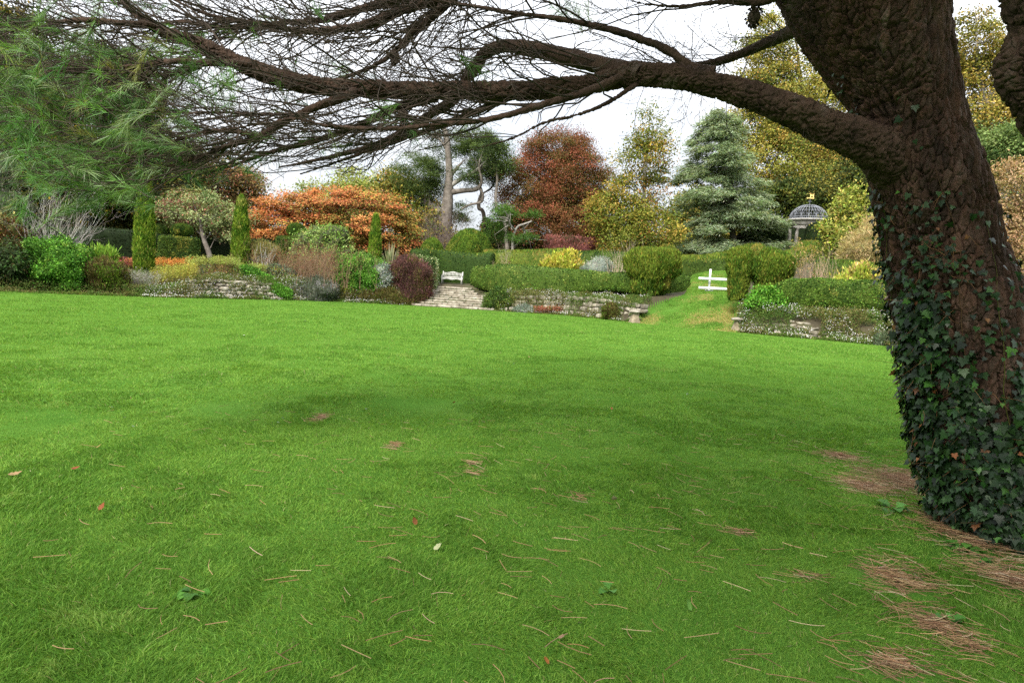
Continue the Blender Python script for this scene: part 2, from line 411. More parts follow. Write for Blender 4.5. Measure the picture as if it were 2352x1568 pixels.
# ------------------------------------------------------------------ pine needle litter
def litter():
    n1 = 5200
    k = rng.choice(len(_pc), n1, p=(_rx * _ry) ** 1.15 / ((_rx * _ry) ** 1.15).sum())
    r = np.abs(rng.normal(0, .72, n1)); th = rng.random(n1) * 6.283
    x1 = _pc[k, 0] + _rx[k] * r * np.cos(th); y1 = _pc[k, 1] + _ry[k] * r * np.sin(th)
    n2 = 750                                     # scattered, thicker towards the tree
    y2 = 2.4 + 5.5 * rng.random(n2) ** 1.2; x2 = y2 * (-.75 + 1.55 * rng.random(n2) ** .62)
    x = np.concatenate([x1, x2]); y = np.concatenate([y1, y2]); n = len(x)
    z = lawn_bump(x, y) + np.where(np.arange(n) < n1, .005 + .03 * rng.random(n), .025 + .03 * rng.random(n))
    ang = rng.random(n) * 3.1416 * 2; ang = np.where(rng.random(n) < .55, -.5 + rng.normal(0, .5, n), ang)
    L = .07 + .10 * rng.random(n)
    d = np.stack([np.cos(ang), np.sin(ang), rng.normal(0, .1, n)], -1); s = np.stack([-np.sin(ang), np.cos(ang), 0 * ang], -1)
    bow = rng.normal(0, .09, n)[:, None]
    p = np.stack([x, y, z], -1)
    col = pick([((.20, .115, .06), 3), ((.27, .17, .09), 2.4), ((.13, .07, .04), 1.6), ((.36, .27, .17), .7)], n, var=.15)
    ks = [0, .33, .67, 1]; w = .0011
    rows = []
    for q in ks:
        c = p + d * (L * (q - .5))[:, None] + s * bow * L[:, None] * (q - .5) ** 2 * 4
        rows += [c - s * w, c + s * w + np.array([0, 0, .002])]
    v = np.stack(rows, 1).reshape(-1, 3); o = (np.arange(n) * 8)[:, None]
    MB().add(v, [o + np.array([[2 * i, 2 * i + 1, 2 * i + 3, 2 * i + 2]]) for i in range(3)], np.repeat(col, 8, 0)).build(
        'pine_needle_litter', M['litter'], label='brown fallen pine needles strewn over the grass near the pine trunk', cat='needles', kind='stuff')
litter()

# fallen leaves and daisies
def leaf_mesh(L, col, seed, curl=.25):
    r_ = np.random.default_rng(seed); K = 9
    u = np.linspace(0, 1, K); w = L * .32 * np.sin(np.pi * u ** .8) * (1 + .3 * np.sin(u * 21 + seed)) + .002
    zc = curl * L * (u - .5) ** 2 * 2
    mid = np.stack([u * L, 0 * u, zc], -1); l = np.stack([u * L, w, zc + curl * w], -1); rr = np.stack([u * L, -w, zc + curl * w * .6], -1)
    v = np.stack([l, mid, rr], 1).reshape(-1, 3)
    f = np.concatenate([[(3 * i + j, 3 * i + j + 1, 3 * i + j + 4, 3 * i + j + 3) for j in (0, 1)] for i in range(K - 1)])
    return MB().add(v, f, np.array(col) * .62).mesh('fallen_leaf', M['litter'])
_lv = [(163, 1085, .09, (.30, .075, .03), 'rust red fallen leaf standing upright in grass below the far left shrub'),
       (18, 1100, .13, (.44, .28, .14), 'large curled tan leaf at the left border of the lawn'),
       (222, 1035, .07, (.42, .28, .10), 'small tan leaf above the rust red leaf on grass'),
       (228, 1180, .08, (.32, .10, .04), 'dull red leaf half sunk in the grass, below the rust red one'),
       (955, 1213, .08, (.28, .11, .04), 'dark brown lobed leaf in front of two bare patches'),
       (997, 1270, .09, (.52, .54, .30), 'pale yellow green lobed leaf lying on dark grass'),
       (1412, 1157, .10, (.40, .37, .20), 'pale buff leaf standing up in mid lawn'),
       (1585, 1410, .10, (.20, .42, .08), 'fresh green leaf poking out of the grass near needles'),
       (1285, 1473, .06, (.38, .24, .15), 'round dull brown leaf among scattered needles'),
       (1258, 1530, .07, (.48, .18, .05), 'bright orange leaf at the bottom middle of the lawn'),
       (1880, 1092, .07, (.46, .22, .07), 'orange leaf beside the needle patch left of the trunk'),
       (1040, 930, .07, (.36, .12, .05), 'small reddish leaf in the middle of the bright lawn'),
       (1405, 945, .07, (.36, .14, .05), 'small red brown leaf to the right of mid lawn'),
       (1213, 822, .10, (.52, .36, .16), 'small yellowish leaf far out on the bright lawn'),
       (1060, 1380, .06, (.40, .25, .10), 'curled tan leaf lying amid long needles')]
for i, (px, py, L, c, lab) in enumerate(_lv):
    g = G(px, py); o = bpy.data.objects.new('fallen_leaf', leaf_mesh(L, c, i)); sc.collection.objects.link(o)
    o.location = (g[0], g[1], .024); o.scale = (.68, .68, .68); o.rotation_euler = (rng.normal(0, .5), -.5 + rng.normal(0, .3), rng.random() * 6.28)
    tag(o, lab, 'leaf', 'fallen leaves on the lawn')
def daisy_mesh():
    b = MB(); th = np.linspace(0, 2 * np.pi, 13)[:-1]
    b.add(np.stack([.013 * np.cos(th) * (1 + .2 * (np.arange(12) % 2)), .013 * np.sin(th) * (1 + .2 * (np.arange(12) % 2)), .06 + 0 * th], -1), np.arange(12)[None], (.78, .78, .76))
    b.add(np.stack([.004 * np.cos(th), .004 * np.sin(th), .0625 + 0 * th], -1), np.arange(12)[None], (.7, .5, .05))
    v, f = tube1([(0, 0, 0), (.002, 0, .03), (0, 0, .059)], [.001] * 3, 4); b.add(v, f, (.1, .2, .03)); return b.mesh('daisy', M['stem'])
dm = daisy_mesh()
for px, py in [(253, 945), (275, 953), (282, 970), (381, 972), (546, 958), (635, 980), (647, 970), (735, 953), (839, 948), (300, 990), (950, 905), (1565, 885), (1580, 910), (1545, 748), (1180, 840), (2015, 905), (2080, 1010),
               (100, 845), (264, 757), (463, 800), (560, 775), (700, 740), (1240, 862), (1700, 830), (1840, 850)]:
    g = G(px, py); o = bpy.data.objects.new('daisy', dm); sc.collection.objects.link(o)
    s_ = max(1, g[1] / 9); o.scale = (s_, s_, 1); o.location = (g[0], g[1], 0); o.rotation_euler = (rng.normal(-.5, .2), 0, 0)
    tag(o, 'tiny white daisy flower open on the lawn grass', 'daisy', 'daisies on the lawn')

# ================================================================== stone things
def edge_pt(px, off):
    a = a_of(px); y = edgeY(a) + off; return np.array([a * y, y])
def stone_wall(label, x0, x1, off, hfun, rows, seed, gap=.0, lean=.18):
    global rng
    keep = rng; rng = np.random.default_rng(seed); b = MB()
    pxs = np.linspace(x0, x1, 200); pl = np.array([edge_pt(q, off) for q in pxs]); s = np.concatenate([[0], np.cumsum(np.linalg.norm(np.diff(pl, axis=0), axis=1))])
    for r_ in range(rows):
        q = rng.random() * .3
        while q < s[-1] - .15:
            l = .22 + .38 * rng.random() ** 1.5; h = hfun(q / s[-1]); rh = h / rows
            if rng.random() > gap:
                i = np.clip(np.searchsorted(s, q + l / 2), 1, 199); tgt = pl[i] - pl[i - 1]; an = math.atan2(tgt[1], tgt[0]) + rng.normal(0, .06)
                c = pl[i - 1] + np.array([-tgt[1], tgt[0]]) / np.linalg.norm(tgt) * (lean * r_ + rng.normal(0, .06))
                v, f = rbox(l * (.88 + .1 * rng.random()), .38, rh * (.62 + .5 * rng.random()), .42, 5, .13, rng.integers(99))
                ca, sa = math.cos(an), math.sin(an); tl = rng.normal(0, .11)
                v = np.stack([v[:, 0], v[:, 1], v[:, 2] + tl * v[:, 0]], -1)
                v = np.stack([v[:, 0] * ca - v[:, 1] * sa + c[0], v[:, 0] * sa + v[:, 1] * ca + c[1], v[:, 2] + rh * (r_ + .5) + .03], -1)
                g = .55 + .75 * rng.random()
                b.add(v, f, np.array([1, .97, .9]) * g)
            q += l
    rng = keep
    return b.build('stone_wall', M['stone'], smooth_=True, label=label, cat='wall', group='dry stone retaining walls')
stone_wall('low dry stone wall left of the steps half buried in plants', 440, 930, .35, lambda q: .95 + .1 * math.sin(q * 9), 5, 3, .12, .13)
stone_wall('dry stone wall with big squared blocks between steps and grass ramp', 1148, 1474, .5, lambda q: .95 + .25 * math.sin(q * 3), 4, 4, .1, .14)
stone_wall('tumbled rough stone wall under the right clipped hedge', 1715, 2180, .35, lambda q: .62 + .12 * math.sin(q * 8), 4, 5, .18, .2)

# steps: nine long courses of slabs
st = empty('stone_steps', (*edge_pt(1040, .2), 0), label='flight of nine worn pale stone steps climbing to the bench', cat='steps')
_zl = [85, 140, 190, 225, 262, 310, 440, 470, 490]; _zr = [1392, 1372, 1365, 1345, 1300, 1262, 1130, 1085, 1052]
for i in range(9):
    xl = (1500 + _zl[i] / 3.92) / 1.6327; xr = (1500 + _zr[i] / 3.92) / 1.6327
    a0, a1 = a_of(xl, 695 - 4 * i), a_of(xr, 710 - 5 * i); yl_, yr_ = edgeY(a0) + .1 + .42 * i, edgeY(a1) + .1 + .42 * i
    p0, p1 = np.array([a0 * yl_, yl_]), np.array([a1 * yr_, yr_]); d = (p1 - p0); ln = np.linalg.norm(d); d /= ln; nrm = np.array([-d[1], d[0]])
    b = MB(); q = 0
    while q < ln - .1:
        l = min(.55 + .8 * rng.random(), ln - q)
        if ln - q - l < .3: l = ln - q
        v, f = rbox(l * .985, .56, .15 * (.94 + .08 * rng.random()), .22, 6, .045, rng.integers(99))
        c = p0 + d * (q + l / 2) + nrm * (.27 + rng.normal(0, .02))
        v = np.stack([v[:, 0] * d[0] + v[:, 1] * nrm[0] + c[0], v[:, 0] * d[1] + v[:, 1] * nrm[1] + c[1], v[:, 2] + .15 * i + .085 + rng.normal(0, .008) + v[:, 0] * rng.normal(0, .015)], -1)
        b.add(v, f, np.array([1, .97, .92]) * (.92 + .3 * rng.random())); q += l
    b.build('step', M['stone'], st, smooth_=True)

# staddle stones
def staddle(px, py, hgt, label):
    g = G(px, py); root = empty('staddle_stone', (g[0], g[1], 0), label=label, cat='staddle stone', group='staddle stones flanking the grass ramp')
    n, k = 24, 10; th = np.linspace(0, 2 * np.pi, n, endpoint=False) + .5; kk = (np.abs(np.cos(th - .5 + .25)) ** 7 + np.abs(np.sin(th - .5 + .25)) ** 7) ** (-1 / 7)
    hh = np.linspace(-.05, .54, k); rr = np.interp(hh, [-.05, 0, .2, .4, .54], [.27, .265, .215, .165, .15])
    v = np.stack([rr[:, None] * kk * np.cos(th), rr[:, None] * kk * np.sin(th), np.repeat(hh[:, None], n, 1)], -1).reshape(-1, 3)
    v += .03 * np.stack([fbm(v * 6, 5 + q) for q in range(3)], -1); 
    MB().add(v * hgt / .7 + g, [gridf(n, k)], (1, .9, .74)).build('pillar', M['stone'], root, smooth_=True)
    prof = [(.02, .525), (.24, .53), (.31, .55), (.33, .59), (.31, .63), (.22, .665), (.1, .675), (.01, .677)]
    v = np.array([[r_ * math.cos(t_), r_ * math.sin(t_), z_] for r_, z_ in prof for t_ in np.linspace(0, 2 * np.pi, 28, endpoint=False)])
    v += .05 * np.stack([fbm(v * 7, 15 + q) for q in range(3)], -1) * np.array([1, 1, .7])
    MB().add(v * hgt / .7 + g, gridf(28, len(prof)), (.95, .93, .9)).build('cap', M['stone'], root, smooth_=True)
staddle(1457, 741, .72, 'mushroom shaped staddle stone below the hedge on the left side of ramp')
staddle(1694, 762, .74, 'mushroom shaped staddle stone at the right foot of the grass ramp')

# bench
bl, br = P(1013, 658.5, 49.0), P(1060, 661, 48.9); bz = float(terr(*((bl + br) / 2)[:2])) + .01
bw = float(np.linalg.norm((br - bl)[:2])); bang = math.atan2(br[1] - bl[1], br[0] - bl[0]); bc = (bl + br) / 2
bench = empty('garden_bench', (bc[0], bc[1], bz), label='white slatted wooden garden bench at the top of steps', cat='bench')
def bx(b, *q):
    v, f = box(*q); ca, sa = math.cos(bang), math.sin(bang)
    b.add(np.stack([v[:, 0] * ca - v[:, 1] * sa + bc[0], v[:, 0] * sa + v[:, 1] * ca + bc[1], v[:, 2] + bz], -1), f); return b
hw = bw / 2
for sx in (-1, 1):
    bx(MB(), sx * (hw - .03), 0, .30, .065, .065, .60).build('leg', M['bench_paint'], bench)
    bx(MB(), sx * (hw - .03), .5, .46, .065, .065, .92).build('leg', M['bench_paint'], bench)
    bx(MB(), sx * (hw - .03), .23, .625, .075, .56, .045).build('armrest', M['bench_paint'], bench)
b = MB()
for k in range(6): bx(b, 0, .05 + .08 * k, .435, bw - .13, .065, .022)
b.build('seat', M['bench_paint'], bench)
b = MB()                                                 # scalloped apron and top rail
xs = np.linspace(-hw + .06, hw - .06, 25)
def rail(z0f, z1f, y):
    b = MB()
    for i in range(24):
        xm = (xs[i] + xs[i + 1]) / 2; bx(b, xm, y, (z0f(xm) + z1f(xm)) / 2, xs[1] - xs[0] + .004 * (i % 2), .035, z1f(xm) - z0f(xm))
    return b
rail(lambda x: .33 - .035 * math.cos(x / hw * 6.6), lambda x: .423, -.01).build('apron', M['bench_paint'], bench)
rail(lambda x: .80, lambda x: .87 + .045 * math.cos(x / hw * 4.7), .5).build('back_rail', M['bench_paint'], bench)
b = MB(); bx(b, 0, .5, .505, bw - .13, .035, .07)
for k in range(14): bx(b, -hw + .1 + (bw - .2) * k / 13, .5, .67, .048, .022, .27)
b.build('backrest', M['bench_paint'], bench)

# white two-rail fence across the ramp
fp = P(1627, 683, 41.7); fz = float(terr(fp[0], fp[1]))
fence = empty('rail_fence', (fp[0], fp[1], fz), label='white post with two long rails barring the top of grass ramp', cat='fence')
v, f = box(fp[0], fp[1], fz + .66, .10, .10, 1.32); MB().add(v, f).build('post', M['white_paint'], fence)
v, f = box(fp[0], fp[1] - .004, fz + .03, .42, .34, .06); v[4:] += 0; MB().add(v, f).build('foot', M['white_paint'], fence)
for py0, py1, nm in ((639, 643, 'rail'), (660.5, 664.5, 'rail')):
    q0, q1 = P(1604.5, py0, 41.6), P(1685, py1, 41.0); d = unit(q1 - q0); s = unit(np.cross(d, [0, 0, 1.0])); u = np.cross(s, d)
    v = np.array([q + s * sx * .025 + u * sz * .075 for q in (q0, q1) for sx in (-1, 1) for sz in (-1, 1)])
    MB().add(v, box(0, 0, 0, 1, 1, 1)[1]).build('rail', M['white_paint'], fence)

# ------------------------------------------------------------------ temple
TY = 62.0; tp = P(1851, 566, TY); tz = float(tp[2]) - .5
temple = empty('garden_temple', (tp[0], tp[1], tz), label='small round stone temple with openwork iron dome on the mound', cat='temple')
def lathe(prof, n=48, c=(0, 0, 0)):
    th = np.linspace(0, 2 * np.pi, n, endpoint=False); prof = np.array(prof, float)
    v = np.stack([prof[:, 0, None] * np.cos(th), prof[:, 0, None] * np.sin(th), np.repeat(prof[:, 1, None], n, 1)], -1).reshape(-1, 3)
    return v + np.array(c), gridf(n, len(prof))
T0 = np.array([tp[0], tp[1], tz])
v, f = lathe([(.01, .0), (.01, .12), (1.9, .12), (1.95, .1), (1.95, -.6)], c=T0); MB().add(v, f).build('plinth', M['stone_white'], temple)
for k in range(5):
    an = math.radians(270 - 23.4 + 72 * k)
    v, f = lathe([(.2, .12), (.2, .2), (.165, .22), (.17, .26), (.15, .3), (.155, 1.0), (.13, 2.0), (.13, 2.04), (.16, 2.06), (.14, 2.1), (.2, 2.16), (.2, 2.24)], 20, T0 + np.array([1.5 * math.cos(an), 1.5 * math.sin(an), 0]))
    MB().add(v, f).build('column', M['stone_white'], temple, smooth_=True)
v, f = lathe([(1.3, 2.24), (1.72, 2.24), (1.72, 2.4), (1.75, 2.42), (1.75, 2.58), (1.8, 2.6), (1.82, 2.66), (1.93, 2.7), (1.95, 2.78), (1.9, 2.82), (1.3, 2.84), (1.3, 2.24)], 64, T0)
MB().add(v, f).build('entablature', M['stone_white'], temple)
RD, HD, Z0 = 1.64, 1.36, 2.84
def dpt(an, h): # h 0..1 angle up
    return T0 + np.stack([RD * np.cos(h * np.pi / 2) * np.cos(an), RD * np.cos(h * np.pi / 2) * np.sin(an), Z0 + HD * np.sin(h * np.pi / 2)], -1)
b = MB(); b2 = MB()
NR = 16
for k in range(NR):
    a0 = k * 2 * np.pi / NR; hh = np.linspace(0, .985, 16)
    v, f = tube1(dpt(a0 + 0 * hh, hh), [.02] * 16, 5); b.add(v, f)
    for sg in (-1, 1):                                  # leafy scrolls branching from each rib
        for h0, sp_ in ((.16, .36), (.34, .38), (.52, .36), (.68, .3)):
            s = np.linspace(0, 1, 14); th = s * 4.6; rr = (1 - .8 * s)
            cx = sg * np.pi / NR * .52
            v, f = tube1(dpt(a0 + cx * (1 - rr * np.cos(th) * .95), h0 + .075 * rr * np.sin(th) + .03 * s), [.013] * 14, 4); b2.add(v, f)
        s = np.linspace(0, 1, 10)
        v, f = tube1(dpt(a0 + sg * np.pi / NR * np.sin(s * 2.6), .12 + .62 * s), [.013] * 10, 4); b2.add(v, f)
for h in (.01, .1):
    an = np.linspace(0, 2 * np.pi, 65); v, f = tube1(dpt(an, h + 0 * an), [.03] * 65, 5); b.add(v, f)
for k in range(64):
    an = k * 2 * np.pi / 64; v, f = tube1(dpt(np.array([an, an]), np.array([.01, .1])), [.016] * 2, 4); b.add(v, f)
dome = b.build('dome', M['iron'], temple); b2.build('scrollwork', M['iron'], dome)
v, f = tube1([T0 + [0, 0, Z0 + HD - .02], T0 + [0, 0, Z0 + HD + .74]], [.02, .015], 6); vane = MB().add(v, f).build('weathervane', M['iron'], temple)
v, f = tube1([T0 + [-.18, 0, Z0 + HD + .3], T0 + [.18, 0, Z0 + HD + .3]], [.014] * 2, 5); v2, f2 = tube1([T0 + [0, -.18, Z0 + HD + .3], T0 + [0, .18, Z0 + HD + .3]], [.014] * 2, 5)
MB().add(v, f).add(v2, f2).build('crossbar', M['iron'], vane)
def plate(poly, name):
    n = len(poly); q = np.array([[x, 0, z] for x, z in poly]) ; q = q + T0 + [0, 0, Z0 + HD]
    MB().add(np.concatenate([q - [0, .02, 0], q + [0, .02, 0]]), [np.arange(n)[None], (np.arange(n)[::-1] + n)[None], np.array([(i, (i + 1) % n, (i + 1) % n + n, i + n) for i in range(n)])]).build(name, M['gold'], vane)
plate([(-.36, .60), (-.2, .52), (-.2, .565), (.34, .55), (.34, .68), (-.2, .64), (-.2, .68)], 'arrow')
plate([(-.02, .655), (.06, .655), (.07, .78), (.22, .78), (.22, .655), (.31, .655), (.31, .98), (.34, 1.06), (.3, 1.05), (.27, .98), (.08, .98), (.06, 1.05), (-.02, 1.09), (-.04, 1.05), (-.13, 1.02), (-.13, .97), (-.03, .95)], 'animal_figure')

# ================================================================== plants
CORE = None
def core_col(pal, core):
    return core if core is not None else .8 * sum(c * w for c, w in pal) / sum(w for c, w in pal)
def solid(c, rx, ry, z0, z1, prof, sq=2, amp=.06, freq=1.3, seed=0, nu=44, nv=22, rot=0):
    hh = np.linspace(0, 1, nv); pr = np.array(prof); r = np.interp(hh, pr[:, 0], pr[:, 1])
    th = np.linspace(0, 2 * np.pi, nu, endpoint=False)
    k = (np.abs(np.cos(th)) ** sq + np.abs(np.sin(th)) ** sq) ** (-1 / sq)
    x = r[:, None] * k * np.cos(th) * rx; y = r[:, None] * k * np.sin(th) * ry; z = np.repeat((z0 + (z1 - z0) * hh)[:, None], nu, 1)
    v = np.stack([x * math.cos(rot) - y * math.sin(rot) + c[0], x * math.sin(rot) + y * math.cos(rot) + c[1], z], -1).reshape(-1, 3)
    cc = np.array([c[0], c[1], (z0 + z1) / 2])
    v = v + unit(v - cc) * (amp * 2 * fbm(v * freq, seed, 3))[:, None]
    return v, gridf(nu, nv)
DOME = [(0, .72), (.12, .9), (.35, 1), (.6, .92), (.8, .7), (.93, .4), (1, .03)]
BALL = [(0, .35), (.1, .66), (.3, .95), (.5, 1), (.7, .92), (.85, .72), (.95, .42), (1, .03)]
COLUMN = [(0, .55), (.06, .78), (.2, .97), (.4, 1), (.65, .82), (.85, .55), (.95, .36), (1, .08)]
VASE2 = [(0, .12), (.06, .3), (.14, .52), (.26, .68), (.34, .66), (.42, .8), (.6, .97), (.78, 1), (.9, .93), (.97, .8), (1, .1)]
VASE = [(0, .42), (.12, .5), (.22, .62), (.3, .66), (.42, .82), (.7, 1), (.9, .97), (.97, .85), (1, .1)]
BLOCK = [(0, 1), (.9, .88), (.97, .86), (1, .6), (1, .02)]
def shell(mb, v, f, n, L, Wd, pal, style='rand', depth=.06, freq=1.0, var=.27, keep=.6, nmin=None):
    n = int(n * DENS * 1.9); L *= 1.12; Wd *= 1.2; p, nr = surf_sample(v, f, n)
    p = p - nr * ((rng.random((n, 1)) * 1.2 - .6) * depth - (rng.random((n, 1)) < .10) * rng.random((n, 1)) * depth * 1.3)
    if style == 'rand':
        d = unit(nr * .7 + rng.normal(0, .7, (n, 3)) + np.array([0, 0, .25])); fn = unit(nr * .8 + rng.normal(0, .6, (n, 3)) + np.array([0, 0, .4]))
    elif style == 'up':
        d = unit(nr * .25 + np.array([0, 0, 1.0]) + rng.normal(0, .22, (n, 3))); fn = unit(nr + rng.normal(0, .45, (n, 3)))
    elif style == 'spike':
        d = unit(nr * .55 + np.array([0, 0, .9]) + rng.normal(0, .3, (n, 3))); fn = unit(nr + rng.normal(0, .5, (n, 3)))
    elif style == 'droop':
        d = unit(nr * .8 + rng.normal(0, .5, (n, 3)) - np.array([0, 0, .5])); fn = unit(nr + np.array([0, 0, .5]) + rng.normal(0, .4, (n, 3)))
    k = len(pal); idx = np.clip(((fbm(p * freq, 77, 2) + .5) * 1.5 - .25) * k, 0, k - 1).astype(int)
    leaf_quads(mb, p, d, fn, L * (.65 + .7 * rng.random(n)), Wd * (.7 + .6 * rng.random(n)), pick(pal, n, idx, keep, var))
DENS = 1.0
def base_z(px, py, Y):
    p = P(px, py, Y); return float(terr(p[0], p[1]))
def bush(label, bbox, off, prof, n, L, Wd, pal, name='shrub', cat='shrub', style='rand', amp=.22, freq=1.1, depth=.15, sq=2, dr=.8, group=None, Y=None, core=CORE, cf=1.0, lumps=0, rot=0, zb=None, keep=.6, cores=None, parent=None, kindname=None):
    x0, x1, yt, yb = bbox; cx = (x0 + x1) / 2; rxp = (x1 - x0) / 2
    if Y is None: Y = float(eY(cx)) + off
    rx = rxp * Y / F; Yc = Y + rx * dr * .8
    pt = P(cx, yt, Yc); pb = P(cx, yb, Y); zt = pt[2] - {'up': .85, 'spike': .6}.get(style, .3) * L
    z0 = min(float(terr(pt[0], Yc - rx * dr * .6)), pb[2] + .1) - .05 if zb is None else pb[2]
    rx = rxp * Yc / F
    c = ((pt[0] + P(cx, yb, Yc)[0]) / 2, Yc)
    v, f = solid(c, rx, rx * dr, z0, zt, prof, sq, 2.0 * amp * min(rx, 1.4), 1.9 * freq / max(.35, min(rx, 1.5)), rng.integers(999), rot=rot, nu=56, nv=30)
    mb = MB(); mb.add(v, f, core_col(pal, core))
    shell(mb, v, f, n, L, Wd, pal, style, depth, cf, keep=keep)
    if style == 'up':                                         # unclipped shoots bristling out of the upper half
        q, nr = surf_sample(v, f, int(n * .16)); hh = (q[:, 2] - z0) / (zt - z0); k = rng.random(len(q)) < smooth(hh, .35, .95); q, nr = q[k], nr[k]; m_ = len(q)
        leaf_quads(mb, q - nr * .05, unit(nr * .35 + [0, 0, 1.0] + rng.normal(0, .16, (m_, 3))), unit(nr + rng.normal(0, .4, (m_, 3))), L * (1.1 + 1.3 * rng.random(m_)), Wd * 1.1, pick(pal[::-1], m_))
    return mb.build(name, M['leaf'], label=label, cat=cat, group=group)

def hedge(label, pts, Y, thick, n, L, Wd, pal, style='rand', name='clipped_hedge', amp=.07, freq=.8, depth=.07, group='clipped hedges', cf=.7, top=None, batter=.08, zfloor=False):
    """pts: (px, ytop, ybot) along the front face; Y scalar or list; thickness goes away from the camera"""
    pts = np.array(pts, float); Yv = np.broadcast_to(np.asarray(Y, float), (len(pts),))
    ft = P(pts[:, 0], pts[:, 1], Yv); fb = P(pts[:, 0], pts[:, 2], Yv)
    K = max(14, int(3 * np.linalg.norm(np.diff(ft, axis=0), axis=1).sum()))
    s0 = np.linspace(0, 1, len(pts)); s = np.linspace(0, 1, K)
    ft[:, 2] -= {'up': .85, 'spike': .6}.get(style, .3) * L + (.35 * top[0] if top else 0)
    it = lambda q: np.stack([np.interp(s, s0, q[:, k]) for k in range(3)], -1)
    ft, fb = it(ft), it(fb); fb[:, :2] = ft[:, :2]
    if zfloor: fb[:, 2] = np.minimum(fb[:, 2], terr(fb[:, 0], fb[:, 1]) - .05)
    tg = np.gradient(ft[:, :2], axis=0); nrm = unit(np.stack([-tg[:, 1], tg[:, 0]], -1)); nrm *= np.sign(nrm[:, 1:2] + 1e-9)
    sec = [(0, 0), (-.02, .3), (-.02, .6), (0, .85), (.04, .95), (.14, 1.0), (.5, 1.01), (.86, 1.0), (.96, .95), (1, .85), (1.02, .5), (1, 0)]
    hgt = ft[:, 2] - fb[:, 2]; rings = []
    for dd, hh in sec:
        ps = np.empty((K, 3)); ps[:, :2] = ft[:, :2] + nrm * (dd * thick + batter * hh * (1 if dd < .5 else -1))
        ps[:, 2] = fb[:, 2] + hgt * hh; rings.append(ps)
    v = np.stack(rings, 1)                                    # K, sec, 3
    def cap(sl, sgn): 
        q = v[sl].copy(); c = q.mean(0); t = unit(np.append(tg[sl], 0.0)) * sgn
        return [q * .93 + c * .07 + t * .08, q * .5 + c * .5 + t * .14, q * .02 + c * .98 + t * .15]
    v = np.concatenate([np.array(cap(0, -1)[::-1]), v, np.array(cap(-1, 1))])
    f = gridf(len(sec), len(v)); v = v.reshape(-1, 3)
    v = v + (2 * amp * np.stack([fbm(v * freq, 21 + q, 3) for q in range(3)], -1)) + (.7 * amp * np.stack([fbm(v * freq * 4, 31 + q, 2) for q in range(3)], -1))
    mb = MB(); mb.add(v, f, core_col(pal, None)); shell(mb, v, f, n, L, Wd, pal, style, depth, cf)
    if top is not None:                                       # unclipped shoots along the top
        tl, tn, tp_ = top; n2 = int(tn * DENS); i = rng.random(n2) * (K - 1); i0 = i.astype(int); q = ft[i0] + (ft[np.minimum(i0 + 1, K - 1)] - ft[i0]) * (i - i0)[:, None]
        q[:, :2] += nrm[i0] * (rng.random((n2, 1)) * thick); q[:, 2] -= rng.random(n2) * .3
        d = unit(np.array([0, 0, 1.0]) + rng.normal(0, .25, (n2, 3)))
        leaf_quads(mb, q, d, unit(rng.normal(size=(n2, 3)) - np.array([0, 1.0, 0])), tl * (.5 + rng.random(n2)), .05, pick(tp_, n2))
    return mb.build(name, M['leaf'], label=label, cat='hedge', group=group)

# branching stems grown in batches
def grow(p, d, L, r0, K=6, bend=None, wig=.08, tip=.25):
    n = len(p); s = np.linspace(0, 1, K)[None, :, None]
    L = np.broadcast_to(L, (n,))[:, None, None]; d = unit(d)[:, None, :]
    b = 0 if bend is None else np.broadcast_to(bend, (n, 3))[:, None, :]
    w = rng.normal(0, wig, (n, K, 3)); w[:, 0] = 0; w = np.cumsum(w, 1) / math.sqrt(K)
    pts = p[:, None, :] + d * L * s + b * L * s ** 2 + w * L * s
    rad = np.broadcast_to(r0, (n,))[:, None] * (1 - (1 - tip) * np.linspace(0, 1, K)[None])
    return pts, rad
def spawn(pts, rad, n, lo=.25, hi=1.0, spread=.7, up=.2, w=None):
    N, K, _ = pts.shape
    i = rng.choice(N, n, p=w) if w is not None else rng.integers(N, size=n)
    s = (lo + (hi - lo) * rng.random(n)) * (K - 1.001); k = s.astype(int); t = (s - k)[:, None]
    p = pts[i, k] * (1 - t) + pts[i, k + 1] * t; tg = unit(pts[i, k + 1] - pts[i, k])
    d = unit(tg + rng.normal(0, spread, (n, 3)) + np.array([0, 0, up]))
    return p, d, rad[i, k] * (1 - t[:, 0]) + rad[i, k + 1] * t[:, 0], i
